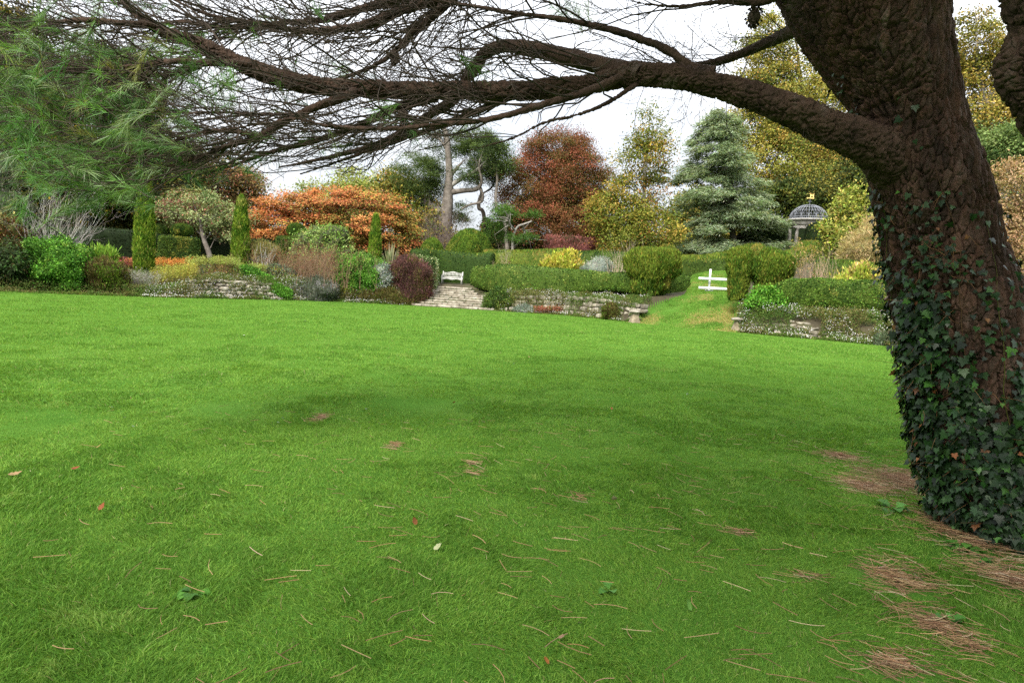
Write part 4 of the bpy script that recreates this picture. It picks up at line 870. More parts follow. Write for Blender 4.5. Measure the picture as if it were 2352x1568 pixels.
# creeping flowers on the walls and banks
def creepers():
    mb = MB(); segs = [(-150, 300, .6), (285, 945, 2.2), (1105, 1590, 2.4), (1690, 2250, 2.6)]
    for x0, x1, dn in segs:
        n = int(26000 * dn * (x1 - x0) / 500); px = x0 + (x1 - x0) * rng.random(n); a = a_of(px); t = -.15 + 2.5 * rng.random(n) ** 1.1
        y = edgeY(a) + t; x = a * y; z = terr(x, y)
        over = smooth(t, .15, .5) * (1 - smooth(t, 1.1, 1.5))
        z = z + over * .5 * rng.random(n)
        m_ = fbm(np.stack([x * 1.1, y * 1.1, z * 1.5], -1), 91, 3); rwv = ramp_w(a, t)
        stair = (a > -.155) & (a < -.02)
        ok = (m_ > -.09 - .2 * smooth(t, .75, 1.2) - .3 * (a < -.5) - .07 * (a < -.16)) & (rwv < .4) & ~stair
        y, x, z, m_, t = [q[ok] for q in (y, x, z, m_, t)]; n = len(x)
        h = .03 + np.clip(m_ + .1, 0, .35) * .6 * rng.random(n); p = np.stack([x, y - .12 * over[ok], z + h], -1)
        idx = np.clip((fbm(p * .8, 8, 2) + .5) * 4, 0, 3).astype(int)
        leaf_quads(mb, p, unit(rng.normal(size=(n, 3)) + [0, -.5, .6]), rng.normal(size=(n, 3)) + [0, -.6, .8], .05 + .06 * rng.random(n), .03, pick([(S(75, 105, 45), 4), (S(110, 135, 65), 3), (S(130, 125, 75), 2), (S(95, 85, 55), 1)], n, idx, .5, .2))
        nf = int(n * .06); i = rng.integers(n, size=nf); i = i[(vnoise(p[i] * 1.3, 4) > .45) & (p[i, 0] / p[i, 1] > -.55)]; nf = len(i)
        q = p[i] + rng.normal(0, .03, (nf, 3)) + [0, -.05, .06]
        leaf_quads(mb, q, unit(rng.normal(size=(nf, 3)) * [1, .3, 1]), rng.normal(0, .4, (nf, 3)) + [0, -1, .7], .036, .036, pick([((.78, .77, .78), 4), ((.72, .6, .64), 1)], nf, var=.05))
    mb.build('creeping_flowers', M['leaf'], label='mat of small white daisies and creeping leaves covering the walls', cat='ground cover', kind='stuff')
    # weeds tucked in the joints of the steps
    mb = MB(); n = 9500; px = 945 + 190 * rng.random(n); a = a_of(px); i = rng.integers(0, 9, size=n); y = edgeY(a) + .1 + .42 * i + .5 - .14 * rng.random(n); x = a * y
    ok = vnoise(np.stack([x * 1.7, y * 3, 0 * x], -1), 6) > .5; x, y, i = x[ok], y[ok], i[ok]; n = len(x)
    p = np.stack([x, y, .15 * i + .16 + .02 * rng.random(n)], -1)
    leaf_quads(mb, p, unit(rng.normal(size=(n, 3)) + [0, -.3, .8]), rng.normal(size=(n, 3)) + [0, -.6, .6], .07, .035, pick(DULLG + [(S(150, 130, 80), 1)], n))
    mb.build('step_weeds', M['leaf'], label='weeds and moss growing in the joints of stone steps', cat='weeds', kind='stuff')
    mb = MB(); n = 16000; px = -100 + 2500 * rng.random(n); a = a_of(px); t = -.12 + .3 * rng.random(n); y = edgeY(a) + t; x = a * y; ok = ((a < -.155) | (a > -.02)) & (ramp_w(a, t) < .4)
    x, y, t = x[ok], y[ok], t[ok]; n = len(x); p = np.stack([x, y, 0 * x], -1); h = .05 + .2 * np.clip(fbm(p * .7, 12, 3) + .25, 0, 1)
    leaf_quads(mb, p, unit(rng.normal(0, .35, (n, 3)) + [0, 0, 1]), rng.normal(size=(n, 3)) + [0, -1, 0], h * (.6 + .8 * rng.random(n)), .035, pick([(S(105, 150, 50), 4), (S(130, 150, 70), 2), (S(140, 120, 75), 2), (S(80, 110, 45), 3)], n))
    mb.build('edge_weeds', M['leaf'], label='rough grass and weeds along the lawn edge below walls', cat='weeds', kind='stuff')
creepers()
def undergrowth():
    mb = MB()
    for x0, x1, n0, t0, t1 in ((-150, 990, 60000, .9, 9), (1120, 1440, 9000, 3.4, 8), (1830, 2150, 9000, 3.2, 7)):
        n = n0; px = x0 + (x1 - x0) * rng.random(n); a = a_of(px); t = t0 + (t1 - t0) * rng.random(n); y = edgeY(a) + t; x = a * y; z = terr(x, y)
        pk = fbm(np.stack([x * .55, y * .55, 0 * x], -1), 141, 3); h = np.clip(.22 + 1.5 * pk, .04, .75) * smooth(t, t0, t0 + .8)
        p = np.stack([x, y, z + h * rng.random(n) ** .6], -1); idx = np.clip((fbm(np.stack([x * .5, y * .5, 0 * x], -1), 151, 2) + .5) * 8 - .5 + rng.normal(0, .6, n), 0, 6).astype(int)
        pal = [(S(70, 100, 45), 2), (S(95, 120, 55), 2), (S(120, 112, 68), 2), (S(120, 135, 110), 2), (S(140, 150, 75), 2), (S(105, 85, 60), 1.5), (S(150, 120, 75), 1)]
        leaf_quads(mb, p, unit(rng.normal(0, .7, (n, 3)) + [0, 0, .9]), rng.normal(size=(n, 3)) + [0, -.7, .5], .08 + .1 * rng.random(n), .04, pick(pal, n, idx, .7, .25))
    mb.build('undergrowth', M['leaf'], label='mixed low plants filling the border between the named shrubs', cat='undergrowth', kind='stuff')
undergrowth()

# ================================================================== background trees
def Bl(px, py, rx, ry, Y, dy=0, rd=.8):
    c = P(px, py, Y + dy); k = (Y + dy) / F
    return (c[0], c[1], c[2], rx * k, rx * k * rd, ry * k)
def clump_centres(blobs, n, shell_=.6):
    b = np.array(blobs); w = (b[:, 3] * b[:, 5]) ** .9 * b[:, 4] ** .4; i = rng.choice(len(b), n, p=w / w.sum())
    u = unit(rng.normal(size=(n, 3))); r = np.where(rng.random(n) < .72, shell_ + (1 - shell_) * rng.random(n) ** .7, rng.random(n) ** .34)
    return b[i, :3] + u * r[:, None] * b[i, 3:6], u, i
PER = 1.7
def foliage(mb, c, out, per, cr_, L, Wd, pal, flat=.6, droop=0, keep=.65, var=.16, mode='rand', fade=None):
    n = len(c); per = max(1, int(per * DENS * PER)); L *= 1.2; Wd *= 1.25; N = n * per; i = np.repeat(np.arange(n), per)
    sz = cr_ * (.6 + .8 * rng.random(n)); off_ = rng.normal(0, .66, (N, 3)) * np.array([1, 1, flat]) * sz[i, None]
    p = c[i] + off_; k = len(pal); cc = np.array([q for q, w in pal]); w = np.array([w for q, w in pal], float)
    order = np.cumsum(w) / w.sum(); base = np.searchsorted(order, np.clip((fbm(c * .35, 55, 3) + .5) * 1.4 - .2 + rng.normal(0, .12, n), 0, .999))
    base = np.clip(base, 0, k - 1)
    br = np.exp(rng.normal(0, .14, n))
    if mode == 'needle': d = unit(off_ / (sz[i, None] + 1e-6) + rng.normal(0, .4, (N, 3)) + [0, 0, .3]); fn = rng.normal(size=(N, 3))
    elif mode == 'flat': d = unit(out[i] * [1, 1, .1] + rng.normal(0, .55, (N, 3)) * [1, 1, .35] + [0, 0, -droop]); fn = unit(rng.normal(0, .45, (N, 3)) + [0, -.45, 1])
    else: d = unit(rng.normal(size=(N, 3)) + [0, 0, -droop]); fn = unit(out[i] * .5 + rng.normal(0, .6, (N, 3)) + [0, -.2, .6])
    leaf_quads(mb, p, d, fn, L * (.6 + .8 * rng.random(N)), Wd * (.7 + .6 * rng.random(N)), pick(pal, N, base[i], keep, var) * br[i, None])
def tree(name, label, cat, trunk, tr, blobs, n, per, cr_, L, Wd, pal, bark='bark_brown', limbs=40, group=None, lr=.05, twigs=0, bare=0, **kw):
    """trunk: (px,py,Y) list bottom to top; tr: radii"""
    tp_ = np.array([P(*q) for q in trunk]); b = tp_[0].copy(); b[2] = float(terr(b[0], b[1])) - .1
    if b[2] < tp_[0][2] - .2: tp_ = np.concatenate([[b], tp_]); tr = [tr[0] * 1.25] + list(tr)
    root = empty(name, (b[0], b[1], b[2]), label=label, cat=cat, group=group)
    K = 24; tpts = catmull(tp_, K); trr = np.interp(np.linspace(0, 1, K), np.linspace(0, 1, len(tr)), tr)
    mb = MB(); v, f = tube1(tpts, trr, 9); v = v + (.25 * np.repeat(trr, 9)[:, None]) * np.stack([fbm(v * 1.6, 5 + q) for q in range(3)], -1); mb.add(v, f)
    c, out, _ = clump_centres(blobs, n)
    if limbs:
        sel = rng.choice(n, min(limbs, n), replace=False); e = c[sel]
        zt = tpts[:, 2]; want = np.clip(e[:, 2] - np.linalg.norm(e[:, :2] - tpts[K // 2, :2], axis=1) * (.35 + .4 * rng.random(len(e))), zt[int(K * .22)], zt[-2])
        k = np.array([np.argmin(np.abs(zt - w_)) for w_ in want]); s = tpts[k]
        S_ = np.linspace(0, 1, 8)[None, :, None]; sag = np.array([0, 0, 1.0]) * (np.linalg.norm(e - s, axis=1) * .12)[:, None]
        w = np.cumsum(rng.normal(0, .05, (len(e), 8, 3)), 1) * np.linalg.norm(e - s, axis=1)[:, None, None] * .35; w[:, 0] = 0
        pts = s[:, None] + (e - s)[:, None] * S_ + sag[:, None] * np.sin(S_ * np.pi) + w
        r0 = np.minimum(trr[k] * .5, lr * (.6 + .8 * rng.random(len(e)))); rad = r0[:, None] * np.linspace(1, .2, 8)[None]
        v, f = tubes(pts, rad, 5); mb.add(v, f)
        if twigs:
            p, d, r, _ = spawn(pts, rad, twigs, .3, 1, .7, .15); q, qr = grow(p, d, cr_ * (.7 + .9 * rng.random(twigs)), r * .5, 5, None, .15); v, f = tubes(q, qr, 3); mb.add(v, f)
    mb.build('trunk', M[bark], root, smooth_=True)
    mb = MB(); foliage(mb, c, out, per, cr_, L, Wd, pal, **kw); mb.build('crown', M['leaf'], root)
    return root
G_AUT = [(S(95, 110, 45), 4), (S(130, 130, 55), 3), (S(160, 140, 60), 2), (S(65, 85, 38), 3)]
BEECHG = [(S(135, 138, 58), 4), (S(172, 162, 76), 4), (S(105, 120, 52), 3), (S(200, 165, 85), 1.5), (S(80, 95, 45), 1.5)]
DKG = [(S(50, 65, 32), 4), (S(70, 80, 36), 3), (S(110, 100, 40), 1.5), (S(38, 50, 28), 3)]
COPPER = [(S(150, 90, 65), 4), (S(120, 85, 50), 3), (S(105, 95, 50), 3), (S(175, 105, 80), 2), (S(85, 70, 40), 2)]
ORANGE = [(S(192, 118, 66), 4), (S(205, 142, 84), 3), (S(170, 96, 60), 2), (S(150, 130, 62), 3), (S(112, 115, 52), 3)]
CEDAR = [(S(140, 162, 120), 4), (S(172, 186, 152), 2.5), (S(116, 140, 92), 4), (S(150, 158, 98), 2)]
PINEG = [(S(82, 102, 58), 4), (S(104, 124, 66), 3), (S(60, 76, 46), 3)]

tree('evergreen_tree', 'huge dark evergreen tree behind the far left border with gold flecks', 'tree', [(30, 560, 52), (20, 300, 52), (30, 60, 52)], [.5, .35, .1],
     [Bl(-30, 300, 130, 260, 52), Bl(60, 430, 110, 130, 51), Bl(30, 140, 100, 130, 53), Bl(110, 300, 80, 150, 54)], 420, 100, .95, .24, .13, DKG + [(S(170, 150, 50), .7)], limbs=30)
tree('evergreen_tree', 'dark olive tree with yellowing leaves behind the pine needles', 'tree', [(255, 560, 60), (250, 380, 60), (240, 150, 60)], [.4, .3, .08],
     [Bl(230, 300, 120, 190, 60), Bl(270, 430, 110, 110, 59), Bl(170, 430, 80, 110, 58), Bl(310, 220, 60, 100, 61)], 400, 100, .95, .24, .13, DKG + [(S(165, 145, 50), 1.6), (S(150, 90, 50), .7)], limbs=40)
tree('deciduous_tree', 'grey green tree showing above dark hedge behind columnar yew', 'tree', [(385, 570, 66), (385, 440, 66), (390, 330, 66)], [.3, .2, .06],
     [Bl(380, 470, 90, 100, 66), Bl(400, 380, 70, 80, 67), Bl(330, 500, 60, 60, 65)], 230, 75, 1.0, .24, .13, [(S(110, 120, 75), 4), (S(150, 140, 70), 2), (S(80, 95, 55), 3)], limbs=40, bark='bark_grey', twigs=200)
tree('deciduous_tree', 'thin reddish leaved tree behind the pale trunked tree', 'tree', [(500, 570, 70), (505, 470, 70), (500, 380, 70)], [.25, .16, .05],
     [Bl(490, 440, 90, 75, 70), Bl(565, 460, 60, 75, 71), Bl(520, 520, 90, 40, 70), Bl(430, 400, 60, 50, 72)], 300, 75, 1.0, .22, .12, [(S(160, 100, 80), 3), (S(140, 120, 75), 3), (S(120, 125, 75), 2), (S(190, 130, 90), 1)], limbs=50, bark='bark_grey', twigs=300)
tree('small_tree', 'small tree with forking pale trunk and thin grey green leaves', 'tree', [(482, 588, 51), (470, 555, 51), (463, 530, 51), (459, 505, 51.2), (446, 472, 51.4), (440, 445, 51.5)], [.19, .16, .12, .08, .05, .02],
     [Bl(455, 490, 80, 50, 52), Bl(510, 525, 45, 30, 52), Bl(400, 480, 40, 40, 52), Bl(530, 500, 40, 30, 53)], 130, 80, .6, .13, .08, [(S(165, 175, 120), 3), (S(135, 150, 95), 3), (S(175, 130, 105), 1), (S(150, 105, 90), 1)], limbs=12, bark='bark_grey', lr=.04, twigs=160)
tree('deciduous_tree', 'yellowish tree tops rising behind the orange tree', 'tree', [(830, 560, 82), (830, 470, 82), (825, 390, 82)], [.3, .2, .05],
     [Bl(820, 430, 60, 45, 82), Bl(790, 480, 80, 60, 82), Bl(880, 470, 50, 60, 82), Bl(720, 470, 60, 50, 84)], 150, 60, 1.1, .26, .14, [(S(165, 175, 85), 4), (S(135, 150, 70), 3), (S(185, 180, 110), 2)], limbs=40)
tree('ironwood_tree', 'wide spreading tree covered in bright orange autumn leaves', 'tree', [(770, 600, 59), (770, 540, 59), (775, 470, 59)], [.25, .2, .06],
     [Bl(690, 500, 100, 62, 59), Bl(830, 495, 110, 62, 59), Bl(760, 475, 110, 46, 60), Bl(895, 535, 62, 60, 58.5), Bl(632, 520, 60, 62, 58.5), Bl(760, 545, 130, 48, 58)], 420, 72, .72, .17, .10, ORANGE, limbs=60, flat=.32, mode='flat', droop=.5)
tree('ironwood_tree', 'dark green leaved skirt of bushes beneath the orange tree', 'tree', [(790, 605, 60.5), (790, 580, 60.5), (790, 560, 60.5)], [.2, .15, .1],
     [Bl(800, 570, 110, 42, 60.5), Bl(890, 580, 60, 38, 60), Bl(690, 575, 60, 36, 61)], 200, 70, .8, .17, .10, [(S(85, 100, 45), 4), (S(60, 78, 36), 4), (S(130, 125, 55), 1), (S(190, 110, 55), .5)], limbs=10)
tree('deciduous_tree', 'green gold tree between the orange tree and the old pine', 'tree', [(945, 570, 68), (940, 490, 68), (940, 420, 68)], [.3, .2, .06],
     [Bl(935, 470, 70, 60, 68), Bl(970, 510, 60, 60, 67), Bl(900, 430, 40, 40, 69), Bl(990, 560, 50, 50, 66)], 210, 70, .9, .2, .12, [(S(120, 130, 50), 4), (S(160, 145, 65), 3), (S(90, 110, 45), 3), (S(190, 130, 70), 1)], limbs=50, twigs=200)

# old pine with the leaning grey trunk, and its bare limbs traced from the photo
def traced_tree(name, label, cat, Y, limbs_, bark, blobs, n, per, cr_, L, Wd, pal, pale=(), **kw):
    t0 = np.array([P(x, y, Y) for x, y, w in limbs_[0]]); zb = float(terr(t0[0][0], t0[0][1])) - .1
    root = empty(name, (t0[0][0], t0[0][1], zb), label=label, cat=cat)
    mb = MB(); mp = MB(); allp = []
    for li, pl in enumerate(limbs_):
        n_ = len(pl); dy = np.linspace(0, rng.normal(0, 1.5), n_) if li else np.zeros(n_)
        pts = np.array([P(x, y, Y + d) for (x, y, w), d in zip(pl, dy)])
        if li == 0: pts[0, 2] = min(pts[0, 2], zb)
        K = 6 * n_; c = catmull(pts, K); r = np.interp(np.linspace(0, 1, K), np.linspace(0, 1, n_), [w * Y / F / 2 for x, y, w in pl])
        v, f = tube1(c, r, 9); v = v + (.35 * np.repeat(r, 9)[:, None]) * np.stack([fbm(v * 1.7, 5 + q) for q in range(3)], -1)
        (mp if li in pale else mb).add(v, f); allp.append((c[::max(1, K // 10)], r[::max(1, K // 10)]))
    for ap, ar in allp[1:]:
        m_ = 14; p, d, r, _ = spawn(ap[None], ar[None], m_, .3, 1, .8, .3); q, qr = grow(p, d, .5 + 1.2 * rng.random(m_), np.minimum(r * .5, .03), 5, None, .2); v, f = tubes(q, qr, 4); mb.add(v, f)
    mb.build('trunk', M[bark], root, smooth_=True)
    if pale: mp.build('dead_limb', M['bark_white'], root, smooth_=True)
    c, out, _ = clump_centres(blobs, n, .4); mb = MB(); foliage(mb, c, out, per, cr_, L, Wd, pal, **kw); mb.build('crown', M['leaf'], root)
traced_tree('old_pine', 'old pine with stout leaning grey trunk and bare twisting limbs', 'tree', 66,
    [[(1016, 560, 40), (1020, 520, 34), (1026, 480, 28), (1030, 440, 22), (1032, 400, 17), (1029, 350, 14), (1022, 300, 11), (1005, 270, 6)],
     [(1020, 505, 24), (1000, 480, 18), (978, 465, 15), (965, 455, 9)],
     [(1033, 428, 12), (1060, 410, 9), (1090, 395, 8), (1112, 375, 6), (1128, 355, 3)],
     [(1034, 442, 14), (1065, 438, 11), (1095, 434, 10), (1106, 415, 6), (1100, 380, 4), (1112, 340, 3)],
     [(1034, 405, 9), (1050, 385, 7), (1064, 370, 3)],
     [(1030, 350, 6), (1010, 320, 4), (985, 310, 3)],
     [(1060, 480, 3), (1080, 470, 5), (1105, 464, 6), (1109, 448, 6), (1102, 434, 5)]], 'bark_grey',
    [Bl(960, 400, 60, 55, 66), Bl(1000, 350, 50, 55, 67), Bl(985, 440, 45, 45, 66, 2), Bl(1075, 400, 35, 30, 66), Bl(1095, 350, 45, 35, 67), Bl(1085, 310, 45, 28, 68), Bl(1125, 330, 30, 25, 68), Bl(1060, 490, 25, 25, 67), Bl(1060, 330, 30, 40, 68)],
    230, 105, .55, .22, .04, PINEG, pale=(2,), mode='needle', flat=.55)
traced_tree('crooked_pine', 'thin crooked pine trunk leaning before the white sky', 'tree', 70,
    [[(1122, 530, 10), (1112, 500, 9), (1100, 478, 9), (1101, 460, 8), (1106, 440, 7), (1098, 420, 5), (1090, 405, 3)], [(1108, 445, 4), (1130, 430, 4), (1138, 405, 3)]], 'bark_grey',
    [Bl(1115, 395, 25, 20, 70), Bl(1140, 405, 20, 25, 70)], 40, 90, .5, .22, .045, PINEG, mode='needle')
traced_tree('crooked_pine', 'slender bent pine trunk at the left side of the copper beech', 'tree', 64,
    [[(1175, 540, 9), (1158, 505, 8), (1142, 480, 8), (1139, 450, 7), (1142, 415, 6), (1140, 385, 4), (1134, 350, 3)]], 'bark_grey',
    [Bl(1150, 380, 30, 22, 64), Bl(1138, 345, 30, 20, 64)], 44, 90, .5, .22, .045, PINEG, mode='needle')
traced_tree('dwarf_pine', 'small pine with pale wriggling branches beneath the copper beech', 'tree', 58,
    [[(1180, 572, 6), (1178, 552, 6), (1183, 532, 5), (1190, 520, 5), (1205, 514, 4), (1222, 508, 3)], [(1184, 530, 4), (1172, 515, 4), (1165, 500, 3)], [(1200, 515, 4), (1204, 530, 4), (1208, 545, 3)]], 'bark_white',
    [Bl(1160, 488, 36, 18, 58), Bl(1218, 493, 20, 10, 58), Bl(1195, 548, 30, 14, 57), Bl(1140, 510, 26, 16, 59), Bl(1130, 535, 30, 22, 60)], 46, 80, .42, .2, .04, [(S(92, 128, 55), 4), (S(75, 105, 50), 3), (S(60, 85, 45), 2)], mode='needle', flat=.5)
bush('dark shrubs filling the gap below the crooked pines', (1085, 1260, 505, 600), 0, DOME, 14000, .22, .11, DKG + [(S(95, 60, 65), 2)], amp=.6, depth=.6, Y=66, dr=.4)
tree('copper_beech', 'large copper beech with rust red rounded crown', 'tree', [(1275, 580, 68), (1278, 470, 68), (1280, 340, 68)], [.45, .35, .08],
     [Bl(1275, 400, 105, 100, 68), Bl(1325, 440, 85, 105, 67.5), Bl(1222, 450, 80, 105, 67.5), Bl(1270, 515, 130, 62, 67), Bl(1290, 345, 72, 48, 68), Bl(1345, 490, 60, 75, 67)], 720, 150, .8, .115, .07, COPPER, limbs=70, twigs=250, lr=.07)
tree('birch_tree', 'tall slender tree with white trunk and sparse golden green leaves', 'tree', [(1478, 580, 61), (1478, 520, 61), (1479, 460, 61), (1482, 390, 61), (1490, 320, 61), (1492, 240, 61)], [.2, .18, .16, .12, .06, .02],
     [Bl(1490, 290, 35, 55, 61), Bl(1480, 370, 60, 55, 61), Bl(1470, 450, 80, 55, 61), Bl(1430, 500, 75, 60, 60), Bl(1490, 530, 80, 50, 60), Bl(1390, 490, 45, 45, 60), Bl(1450, 560, 85, 40, 59.5), Bl(1500, 330, 40, 40, 61)], 330, 62, .75, .15, .10,
     [(S(150, 150, 60), 4), (S(120, 130, 50), 4), (S(185, 160, 75), 2), (S(170, 125, 65), 1), (S(85, 100, 42), 3)], bark='bark_white', limbs=60, twigs=300, lr=.05)
# layered blue cedar
def cedar():
    Y = 62.5; tr = np.array([P(1690, 585, Y), P(1665, 420, Y), P(1648, 250, Y)]); b = tr[0].copy(); b[2] = float(terr(b[0], b[1])) - .1; tr[0] = b
    root = empty('cedar_tree', b, label='broad blue green cedar with flat drooping tiers of branches', cat='tree')
    mb = MB(); K = 20; t = catmull(tr, K); v, f = tube1(t, np.linspace(.32, .05, K), 10); mb.add(v, f)
    n = 200; h = rng.random(n) ** 1.05; k = h * (K - 1.001); ki = k.astype(int); s = t[ki] + (t[ki + 1] - t[ki]) * (k - ki)[:, None]
    an = rng.random(n) * 6.283; o = np.stack([np.cos(an), np.sin(an), 0 * an], -1)
    top = tr[2][2] - b[2]; RR = 5.0 * np.interp(h, [0, .35, .7, 1], [1.05, 1, .74, .22]) * (.36 + .78 * rng.random(n)); RR *= np.where(o[:, 0] > 0, .88, 1.0)
    S_ = np.linspace(0, 1, 7)[None, :, None]
    pts = s[:, None] + (o * RR[:, None])[:, None] * S_ + np.array([0, 0, 1.0]) * (RR[:, None, None] * (.22 * S_ - .38 * S_ ** 2))
    pts[:, :, 2] = np.maximum(pts[:, :, 2], terr(pts[:, :, 0], pts[:, :, 1]) + .3)
    v, f = tubes(pts, (.012 + .008 * RR)[:, None] * np.linspace(1, .2, 7)[None], 4); mb.add(v, f)
    mb.build('trunk', M['bark_grey'], root, smooth_=True)
    m_ = n * 27; i = rng.choice(n, m_, p=RR ** 1.3 / (RR ** 1.3).sum()); q = (.25 + .75 * rng.random(m_) ** .6) * 5.999; qi = q.astype(int); c = pts[i, qi] + (pts[i, np.minimum(qi + 1, 6)] - pts[i, qi]) * (q - qi)[:, None]
    side = np.stack([-o[i, 1], o[i, 0], 0 * o[i, 0]], -1); c = c + side * (rng.normal(0, .12, m_) * RR[i])[:, None] + [0, 0, .05] + rng.normal(0, .16, (m_, 3)) * [0, 0, 1]
    mb = MB(); foliage(mb, c, unit(o[i] + side * rng.normal(0, .5, (m_, 1))), 15, .40, .27, .045, CEDAR, flat=.30, mode='flat', droop=.3, keep=.5)
    mb.build('crown', M['leaf'], root)
cedar()
tree('beech_tree', 'very tall golden green beech behind the cedar and temple', 'tree', [(1850, 520, 82), (1850, 350, 82), (1830, 100, 82)], [.5, .4, .1],
     [Bl(1760, 160, 70, 110, 82), Bl(1830, 240, 110, 110, 81), Bl(1900, 300, 100, 120, 80), Bl(1800, 370, 100, 90, 79), Bl(1930, 400, 90, 80, 78), Bl(1850, 430, 110, 60, 77), Bl(1770, 90, 40, 60, 83), Bl(1720, 300, 50, 90, 82)], 560, 105, 1.15, .22, .13, BEECHG, limbs=90, lr=.09, twigs=200)
tree('beech_tree', 'dark green tree mass right behind the temple dome', 'tree', [(1930, 560, 72), (1930, 480, 72), (1930, 400, 72)], [.4, .3, .1],
     [Bl(1900, 470, 90, 55, 72), Bl(1980, 440, 70, 80, 71), Bl(1810, 460, 70, 45, 74), Bl(1960, 530, 90, 50, 68)], 330, 95, 1.0, .22, .13, [(S(95, 110, 48), 4), (S(65, 80, 38), 4), (S(145, 140, 65), 2), (S(45, 60, 32), 3)], limbs=30)
tree('beech_tree', 'golden beech with pale bare branches right of the pine trunk', 'tree', [(2290, 560, 58), (2285, 330, 58), (2250, 170, 58), (2240, 30, 58)], [.35, .25, .15, .04],
     [Bl(2250, 110, 70, 80, 58), Bl(2310, 180, 80, 80, 58), Bl(2210, 200, 40, 80, 59), Bl(2290, 270, 90, 60, 57), Bl(2380, 240, 90, 120, 58), Bl(2190, 130, 25, 40, 60), Bl(2400, 110, 70, 80, 58)], 300, 85, .9, .18, .11, [(S(165, 150, 70), 4), (S(190, 165, 85), 3), (S(130, 130, 55), 3), (S(95, 100, 45), 2)], bark='bark_white', limbs=90, lr=.08, twigs=350)
tree('shrubby_tree', 'dense sage green tree below the pale branched beech', 'tree', [(2330, 560, 46), (2320, 450, 46), (2310, 380, 46)], [.25, .2, .08],
     [Bl(2310, 350, 85, 60, 46), Bl(2370, 400, 80, 90, 46), Bl(2250, 340, 40, 40, 46)], 230, 95, .7, .14, .08, [(S(110, 135, 75), 4), (S(135, 155, 90), 3), (S(80, 105, 55), 3)], limbs=20)
tree('shrubby_tree', 'pinkish tan twiggy tree beside the lower right trunk', 'tree', [(2380, 660, 38), (2360, 540, 38), (2345, 430, 38)], [.18, .14, .05],
     [Bl(2330, 440, 70, 70, 38), Bl(2370, 540, 90, 90, 38), Bl(2300, 520, 40, 60, 38), Bl(2420, 640, 90, 80, 37)], 240, 80, .55, .12, .06, [(S(185, 150, 110), 4), (S(200, 170, 130), 3), (S(140, 130, 75), 3), (S(110, 110, 60), 2)], bark='bark_white', limbs=80, lr=.035, twigs=500)
for i, (px, Y, hw, ht, pal, lab) in enumerate([(-260, 56, 190, 330, DKG, 'dark evergreen wood edge beyond the left border'), (-520, 60, 200, 400, DKG, 'tall dark evergreen further out beyond the left border'), (2560, 56, 170, 400, BEECHG, 'golden tree further out beyond the right border'), (2760, 60, 200, 300, G_AUT, 'green gold tree furthest out on the right'),
                                               (130, 78, 170, 250, DKG, 'dark distant tree closing the gap behind the left evergreens'), (600, 88, 120, 60, G_AUT, 'low distant tree line tree behind the orange tree, left'), (1000, 92, 120, 40, G_AUT, 'low distant tree behind the old grey pine'), (1400, 90, 110, 60, G_AUT, 'low distant tree behind the copper beech and birch'), (1610, 84, 90, 130, BEECHG, 'distant golden tree behind the cedar'), (2130, 80, 130, 330, BEECHG, 'tall distant golden tree hidden behind the pine trunk')]):
    tree('distant_tree', lab, 'tree', [(px, 600, Y), (px, 600 - ht * .5, Y), (px, 600 - ht, Y)], [.4, .3, .06], [Bl(px, 590 - ht * .45, hw, ht * .5, Y), Bl(px, 590 - ht * .2, hw * 1.1, ht * .35, Y), Bl(px - 10, 590 - ht * .85, hw * .5, ht * .3, Y)], 260, 62, 1.3, .32, .18, pal, limbs=20)

# ================================================================== the great pine
def bark_disp(v, axis_scale, amp, freq):
    q = v * np.array(axis_scale); wp = np.stack([fbm(q * freq * .4 + 9 * k, 61 + k, 3) for k in range(3)], -1)
    q = q * freq + 1.7 * wp
    f1, f2, cid = worley(q, 3); crack = 1 - smooth(f2 - f1, .02, .17)              # flaky plates split by narrow furrows
    g1, g2, cid2 = worley(q * 2.3 + 4, 23); flake = 1 - smooth(g2 - g1, .0, .2)
    r1 = 1 - smooth(np.abs(fbm(q * np.array([.5, .5, .3]), 81, 3)), .0, .045)     # long winding fissures
    d = amp * (-1.05 * crack - 1.5 * r1 - .35 * flake + .65 * (cid - .5) + .45 * (cid2 - .5) + 1.1 * fbm(v * 3, 13, 2) + .6 * fbm(v * np.array([12, 12, 6.]), 33, 3) + .28 * fbm(v * 45, 15, 2))
    return d, cid, cid2
YT = 4.95
rows = np.array([(-420, 1560, 1960), (-250, 1690, 2080), (-120, 1755, 2130), (0, 1806, 2152), (90, 1852, 2165), (150, 1890, 2178), (240, 1957, 2200), (280, 1978, 2212), (330, 1990, 2230), (400, 2000, 2252), (440, 2014, 2266), (540, 2036, 2292), (650, 2050, 2333),
                 (700, 2060, 2355), (800, 2088, 2392), (950, 2116, 2430), (1050, 2132, 2458), (1150, 2155, 2490), (1215, 2178, 2520), (1280, 2160, 2570), (1340, 2120, 2640)], float)
ys = np.concatenate([np.linspace(-420, -130, 40), np.linspace(-125, 1340, 900)]); ls = np.interp(ys, rows[:, 0], rows[:, 1]); rs = np.interp(ys, rows[:, 0], rows[:, 2])
kz = np.ones(31) / 31; sm = lambda q: np.convolve(np.pad(q, 15, 'edge'), kz, 'valid'); ls, rs = sm(ls), sm(rs)
cen = P((ls + rs) / 2, ys, YT); rad = (rs - ls) / 2 * YT / F
up = np.concatenate([[cen[0] + np.array([-.5 - .35 * k, .1 * k, .9 * k + .6]) for k in range(6, -1, -1)]]); upr = np.linspace(.22, rad[0], 7)
NT = 520; th = np.linspace(0, 2 * np.pi, NT, endpoint=False)
tv = np.stack([cen[:, None, 0] + rad[:, None] * np.cos(th), cen[:, None, 1] + rad[:, None] * .92 * np.sin(th), np.repeat(cen[:, 2:3], NT, 1)], -1)
